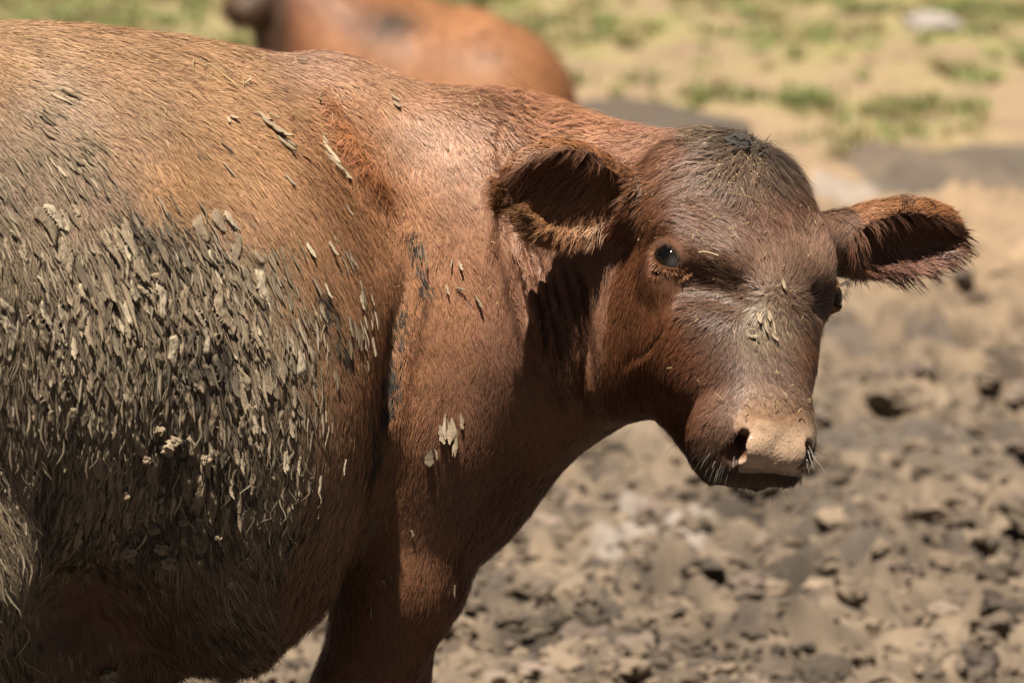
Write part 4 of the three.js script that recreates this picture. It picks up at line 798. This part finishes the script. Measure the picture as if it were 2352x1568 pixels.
// ------------------------------------------------------------------ ground
{
  const gm = new THREE.MeshStandardMaterial({ vertexColors: true, roughness: 0.95, bumpMap: mudBump, bumpScale: 0.012 });
  const axis = (a, b, h, far, grow) => { const o = []; for (let x = a; x <= b; x += h) o.push(x); let s = h, x = b; while (x < far) { s *= grow; x += s; o.push(x); } s = h; x = a; while (x > -far) { s *= grow; x -= s; o.unshift(x); } return o; };
  const xs = axis(-2.3, 2.3, 0.0132, 300, 1.5), zs = [];
  { let z = 40; while (z > 1) { zs.push(z); z -= Math.max(0.3, z * 0.25); } z = 1; while (z > -18) { zs.push(z); z -= z > -1.2 ? 0.08 : 0.012 + Math.max(0, -z - 2) * 0.0032; } let s = 0.05; while (z > -350) { zs.push(z); s *= 1.4; z -= s; } }
  // hoof prints and clods
  const hash = (i, j, k) => { let h = Math.imul(i, 374761393) + Math.imul(j, 668265263) + Math.imul(k, 1274126177) | 0; h = Math.imul(h ^ h >>> 13, 1274126177); return ((h ^ h >>> 16) >>> 0) / 4294967296; };
  const cells = (x, z, size, f) => { const cx = x / size, cz = z / size, i0 = Math.floor(cx), j0 = Math.floor(cz); let o = 0; for (let i = i0 - 1; i <= i0 + 1; i++) for (let j = j0 - 1; j <= j0 + 1; j++) { const px = (i + hash(i, j, 1)) * size, pz = (j + hash(i, j, 2)) * size; o += f(x - px, z - pz, i, j); } return o; };
  const G = (x, z) => {
    const far = sstep(-5.5, -9.5, z), tr = mix(1, 0.38, far);
    let h = 0.07 * fbm(x * 0.6, 0, z * 0.6, 3) + 0.05 * tr * fbm(x * 3.1, 4, z * 3.1, 3);
    h += tr * cells(x, z, 0.26, (dx, dz, i, j) => { const r = 0.06 + 0.06 * hash(i, j, 3), a = hash(i, j, 4) * 6.3, e = 1.35, ux = (dx * Math.cos(a) + dz * Math.sin(a)) / e, uz = -dx * Math.sin(a) + dz * Math.cos(a), d = Math.hypot(ux, uz) / r; if (hash(i, j, 5) < 0.3 || d > 2.2) return 0; return -0.06 * Math.exp(-(d ** 4)) + 0.022 * Math.exp(-((d - 1.3) ** 2) * 9); });
    h += tr * cells(x + 7, z, 0.11, (dx, dz, i, j) => { const r = 0.025 + 0.03 * hash(i, j, 3), d = Math.hypot(dx, dz * 1.2) / r; if (hash(i, j, 5) < 0.35 || d > 2) return 0; return (hash(i, j, 6) < 0.45 ? 0.024 : -0.036) * Math.exp(-(d ** 3)); });
    { const wx = x + 0.06 * nz(x * 6, 3, z * 6), wz = z + 0.06 * nz(x * 6, 7, z * 6), a = nz(wx * 6.2, 2, wz * 6.2) * 6, b = nz(wx * 13, 5, wz * 13) * 4.5; h -= tr * (0.03 * Math.exp(-a * a) + 0.02 * Math.exp(-b * b)); }
    h += tr * (0.03 * fbm(x * 12, 9, z * 12, 3) + 0.014 * fbm(x * 34, 2, z * 34, 2));
    return h;
  };
  globalThis.groundY = G;
  const flat = (u, v) => { const a = P(u, v, 0).sub(CP), t = -CP.y / a.y; return [CP.x + a.x * t, CP.z + a.z * t]; };
  const PATCH = [[1945, 412, .12, .32, 0], [2190, 365, .34, .7, 1], [2080, 400, .13, .4, 1], [2330, 350, .2, .5, 1], [1930, 1165, .1, .2, 1], [1500, 1165, .13, .3, 0], [2230, 1010, .16, .25, 1], [1985, 985, .12, .2, 1], [2150, 760, .07, .15, 1], [1940, 740, .06, .3, 1]].map(([u, v, a, b, d]) => [...flat(u, v), a, b, d]);
  const pos = new Float32Array(xs.length * zs.length * 3), col = new Float32Array(pos.length), idx = [];
  for (let j = 0; j < zs.length; j++) for (let i = 0; i < xs.length; i++) {
    const x = xs[i], z = zs[j], k = (j * xs.length + i) * 3, near = Math.abs(x) < 3.2 && z < 2 && z > -19;
    pos[k] = x; pos[k + 1] = near ? G(x, z) - 0.02 : 0; pos[k + 2] = z;
    const far = sstep(-4, -8.5, z + fbm(x * 0.7, 1, z * 0.7, 2) * 2.5), n1 = fbm(x * 2.6, 3, z * 2.6, 4), n2 = fbm(x * 11, 6, z * 11, 3), green = sstep(-9.8, -12.5, z + fbm(x * 0.9, 12, z * 0.9, 3) * 3.5);
    const dry = mix(0.42 + n1 * 1.4 + n2 * 1.2, 0.72 + n1 * 0.6 + n2 * 0.4, far), t = clamp(dry);
    let c = [mix(mix(.045, .11, far), mix(.175, .265, far), t), mix(mix(.034, .076, far), mix(.131, .185, far), t), mix(mix(.026, .05, far), mix(.091, .114, far), t)];
    { const wy = sstep(-1.9, -1.2, z); c = [mix(c[0], .05, wy), mix(c[1], .04, wy), mix(c[2], .032, wy)]; }   // unseen ground near the animals, darkened to cut bounced light
    const gr = green * clamp(0.35 + n1 * 1.4 + n2 * 0.8); c = [mix(c[0], .17, gr), mix(c[1], .17, gr), mix(c[2], .05, gr)];
    // wet and pale patches with ragged outlines
    for (const [pu, pv, a, b, dark] of PATCH) { const [qx, qz] = [pu, pv], e = ((x - qx) / a) ** 2 + ((z - qz) / b) ** 2 + fbm(x * 7, 3, z * 3, 3) * 1.1; const w = sstep(1.1, 0.8, e); if (w > 0) c = c.map((y, q) => mix(y, (dark ? [.075, .06, .048] : [.23, .195, .17])[q], w * 0.8)); }
    col.set(c, k);
  }
  for (let j = 0; j + 1 < zs.length; j++) for (let i = 0; i + 1 < xs.length; i++) { const a = j * xs.length + i, b = a + xs.length; idx.push(a, b, a + 1, a + 1, b, b + 1); }
  const g = new THREE.BufferGeometry(); g.setAttribute('position', new THREE.BufferAttribute(pos, 3)); g.setAttribute('color', new THREE.BufferAttribute(col, 3)); g.setIndex(idx); g.computeVertexNormals(); const uv = new Float32Array(pos.length / 3 * 2); for (let k = 0; k < uv.length / 2; k++) { uv[k * 2] = pos[k * 3] * 3.1; uv[k * 2 + 1] = pos[k * 3 + 2] * 3.1 + pos[k * 3 + 1] * 2; } g.setAttribute('uv', new THREE.BufferAttribute(uv, 2));
  const m = mesh('muddy_ground', g, gm, scene); m.userData.kind = 'structure';
  console.log('ground', xs.length, zs.length, idx.length / 3);
}
// ------------------------------------------------------------------ clods, grass, stones
const onGround = (x, z) => groundY(x, z) - 0.02;
function scatter(name, geos, mats, n, place, label, category) {
  const per = Math.floor(n / geos.length), o3 = new THREE.Object3D(), cc = new THREE.Color(); const out = [];
  geos.forEach((g, k) => {
    const im = new THREE.InstancedMesh(g, mats, per); im.castShadow = im.receiveShadow = true; let i = 0, guard = 0;
    while (i < per && guard++ < per * 40) { if (!place(o3, cc)) continue; o3.updateMatrix(); im.setMatrixAt(i, o3.matrix); im.setColorAt(i, cc); i++; }
    im.count = i; out.push(im);
  });
  if (out.length === 1) { out[0].name = name; scene.add(out[0]); tag(out[0], label, category, null, 'stuff'); return; }
  const gr = new THREE.Group(); gr.name = name; scene.add(gr); tag(gr, label, category, null, 'stuff'); out.forEach(m => { m.name = named(name + '_piece'); gr.add(m); });
}
const inView = (z, k = 1.12) => { const w = (6 - z) * HW * k + 0.1; return rr(-w, w); };
const white = new THREE.MeshStandardMaterial({ color: 0xffffff, roughness: 0.95 });
const clodGeo = k => { const g = new THREE.IcosahedronGeometry(1, 3), p = g.attributes.position; for (let i = 0; i < p.count; i++) { const x = p.getX(i), y = p.getY(i), z = p.getZ(i), s = 1 + 0.8 * fbm(x * 0.9 + k * 7, y * 0.9, z * 0.9, 2) + 0.6 * fbm(x * 2.4, y * 2.4 + k, z * 2.4, 3); p.setXYZ(i, x * s, y * s * 0.7, z * s); } g.computeVertexNormals(); return g; };
scatter('mud_clods', [0, 1, 2, 3, 4].map(clodGeo), white, 11000, (o, c) => {
  const z = -1.3 - 6.5 * rnd() ** 1.5, x = inView(z), patch = fbm(x * 1.3, 5, z * 1.3, 3), far = sstep(-3.2, -6.2, z); if (rnd() > (0.62 + patch * 1.5) * mix(1, 0.12, far)) return false;
  const s = rnd() < 0.7 ? rr(0.004, 0.013) : 0.013 + 0.03 * rnd() ** 2.4; o.position.set(x, onGround(x, z) - s * 0.25, z); o.rotation.set(gauss() * 0.5, rnd() * 6.3, gauss() * 0.5); o.scale.set(s * rr(0.8, 1.5), s * rr(0.7, 1.2), s * rr(0.8, 1.3));
  const t = clamp(0.52 + fbm(x * 3, 8, z * 3, 2) * 0.9 + gauss() * 0.28), k = rnd() < 0.08 ? 1.3 : 1; c.setRGB(mix(.045, .18, t) * k, mix(.034, .135, t) * k, mix(.025, .095, t) * k * (rnd() < 0.15 ? 1.12 : 1)); return true;
}, 'dry and wet clods of trampled mud all over the near ground', 'mud');
{
  const blade = () => { const pos = [], idx = []; for (let i = 0; i < 16; i++) { const a = rnd() * 6.283, r = rnd() * 0.5, x = Math.cos(a) * r, z = Math.sin(a) * r, l = rr(0.5, 1.1), b = rnd() * 6.283, w = rr(0.035, 0.06), e = rr(0.2, 0.7), n = pos.length / 3; pos.push(x - Math.sin(b) * w, 0, z + Math.cos(b) * w, x + Math.sin(b) * w, 0, z - Math.cos(b) * w, x + Math.cos(b) * e * 0.4 - Math.sin(b) * w * 0.8, l * 0.6, z + Math.sin(b) * e * 0.4 + Math.cos(b) * w * 0.8, x + Math.cos(b) * e * 0.4 + Math.sin(b) * w * 0.8, l * 0.6, z + Math.sin(b) * e * 0.4 - Math.cos(b) * w * 0.8, x + Math.cos(b) * e, l * 0.9, z + Math.sin(b) * e); idx.push(n, n + 1, n + 2, n + 1, n + 3, n + 2, n + 2, n + 3, n + 4); } return tri(pos, idx); };
  const grassMat = new THREE.MeshPhysicalMaterial({ color: 0xffffff, roughness: 0.8, side: THREE.DoubleSide, transmission: 0.35, thickness: 0 });
  scatter('grass', [blade(), blade(), blade()], grassMat, 9000, (o, c) => {
    const z = -8 - 14 * rnd(), x = inView(z, 1.2), dens = sstep(-10, -14.5, z + fbm(x * 0.9, 12, z * 0.9, 3) * 5.5) * (0.26 + 1.8 * fbm(x * 1.7, 2, z * 1.7, 3)); if (rnd() > dens) return false;
    const s = rr(0.035, 0.085); o.position.set(x, onGround(x, z) - 0.005, z); o.rotation.set(0, rnd() * 6.3, 0); o.scale.set(s * 1.5, s, s * 1.5);
    const d = rnd(), y = rr(0.8, 1.25); d < 0.4 ? c.setRGB(.26 * y, .21 * y, .09 * y) : c.setRGB(.18 * y, .21 * y, .055 * y); return true;
  }, 'short yellow-green grass in loose patches on the far ground', 'grass');
  const t = mesh('grass_tuft', blade(), new THREE.MeshPhysicalMaterial({ color: new THREE.Color().setRGB(.1, .14, .03), roughness: 0.8, side: THREE.DoubleSide, transmission: 0.3, thickness: 0 }), scene);
  const gp = groundHit(1475, 195); t.position.copy(gp); t.scale.set(0.11, 0.085, 0.11); tag(t, 'lone dark green grass tuft on the bare ground above the neck', 'grass tuft');
}
function groundHit(u, v) { const a = P(u, v, 0).sub(CP).normalize(); let t = 5; for (let k = 0; k < 4000; k++) { const x = CP.x + a.x * t, y = CP.y + a.y * t, z = CP.z + a.z * t; if (y < onGround(x, z)) return V3(x, onGround(x, z), z); t += 0.01; } return V3(0, 0, -12); }
function stone(u, v, w, h, c, label, category, name) { const g = new THREE.IcosahedronGeometry(1, 5), p = g.attributes.position; for (let i = 0; i < p.count; i++) { const x = p.getX(i), y = p.getY(i), z = p.getZ(i), s = 1 + 0.4 * fbm(x * 1.3 + u, y * 1.3, z * 1.3, 3) + 0.12 * fbm(x * 5, y * 5, z * 5 + v, 3); p.setXYZ(i, x * s * w, y * s * h, z * s * w * 0.9); } g.computeVertexNormals(); const m = mesh(named(name), g, new THREE.MeshStandardMaterial({ color: new THREE.Color().setRGB(...c), roughness: 0.95, bumpMap: mudBump, bumpScale: 0.01 }), scene); m.position.copy(groundHit(u, v)); m.position.y += h * 0.25; tag(m, label, category); return m; }
stone(2140, 66, 0.115, 0.05, [.25, .218, .205], 'pale grey flat stone in the far grass at the top right', 'stone', 'stone');
stone(1445, 338, 0.37, 0.115, [.072, .056, .043], 'dark smooth mound standing in for a cast shadow behind the neck', 'shadow mound', 'shadow_mound');  // dark mound added in place of a cast shadow on the ground
renderer.render(scene, camera);
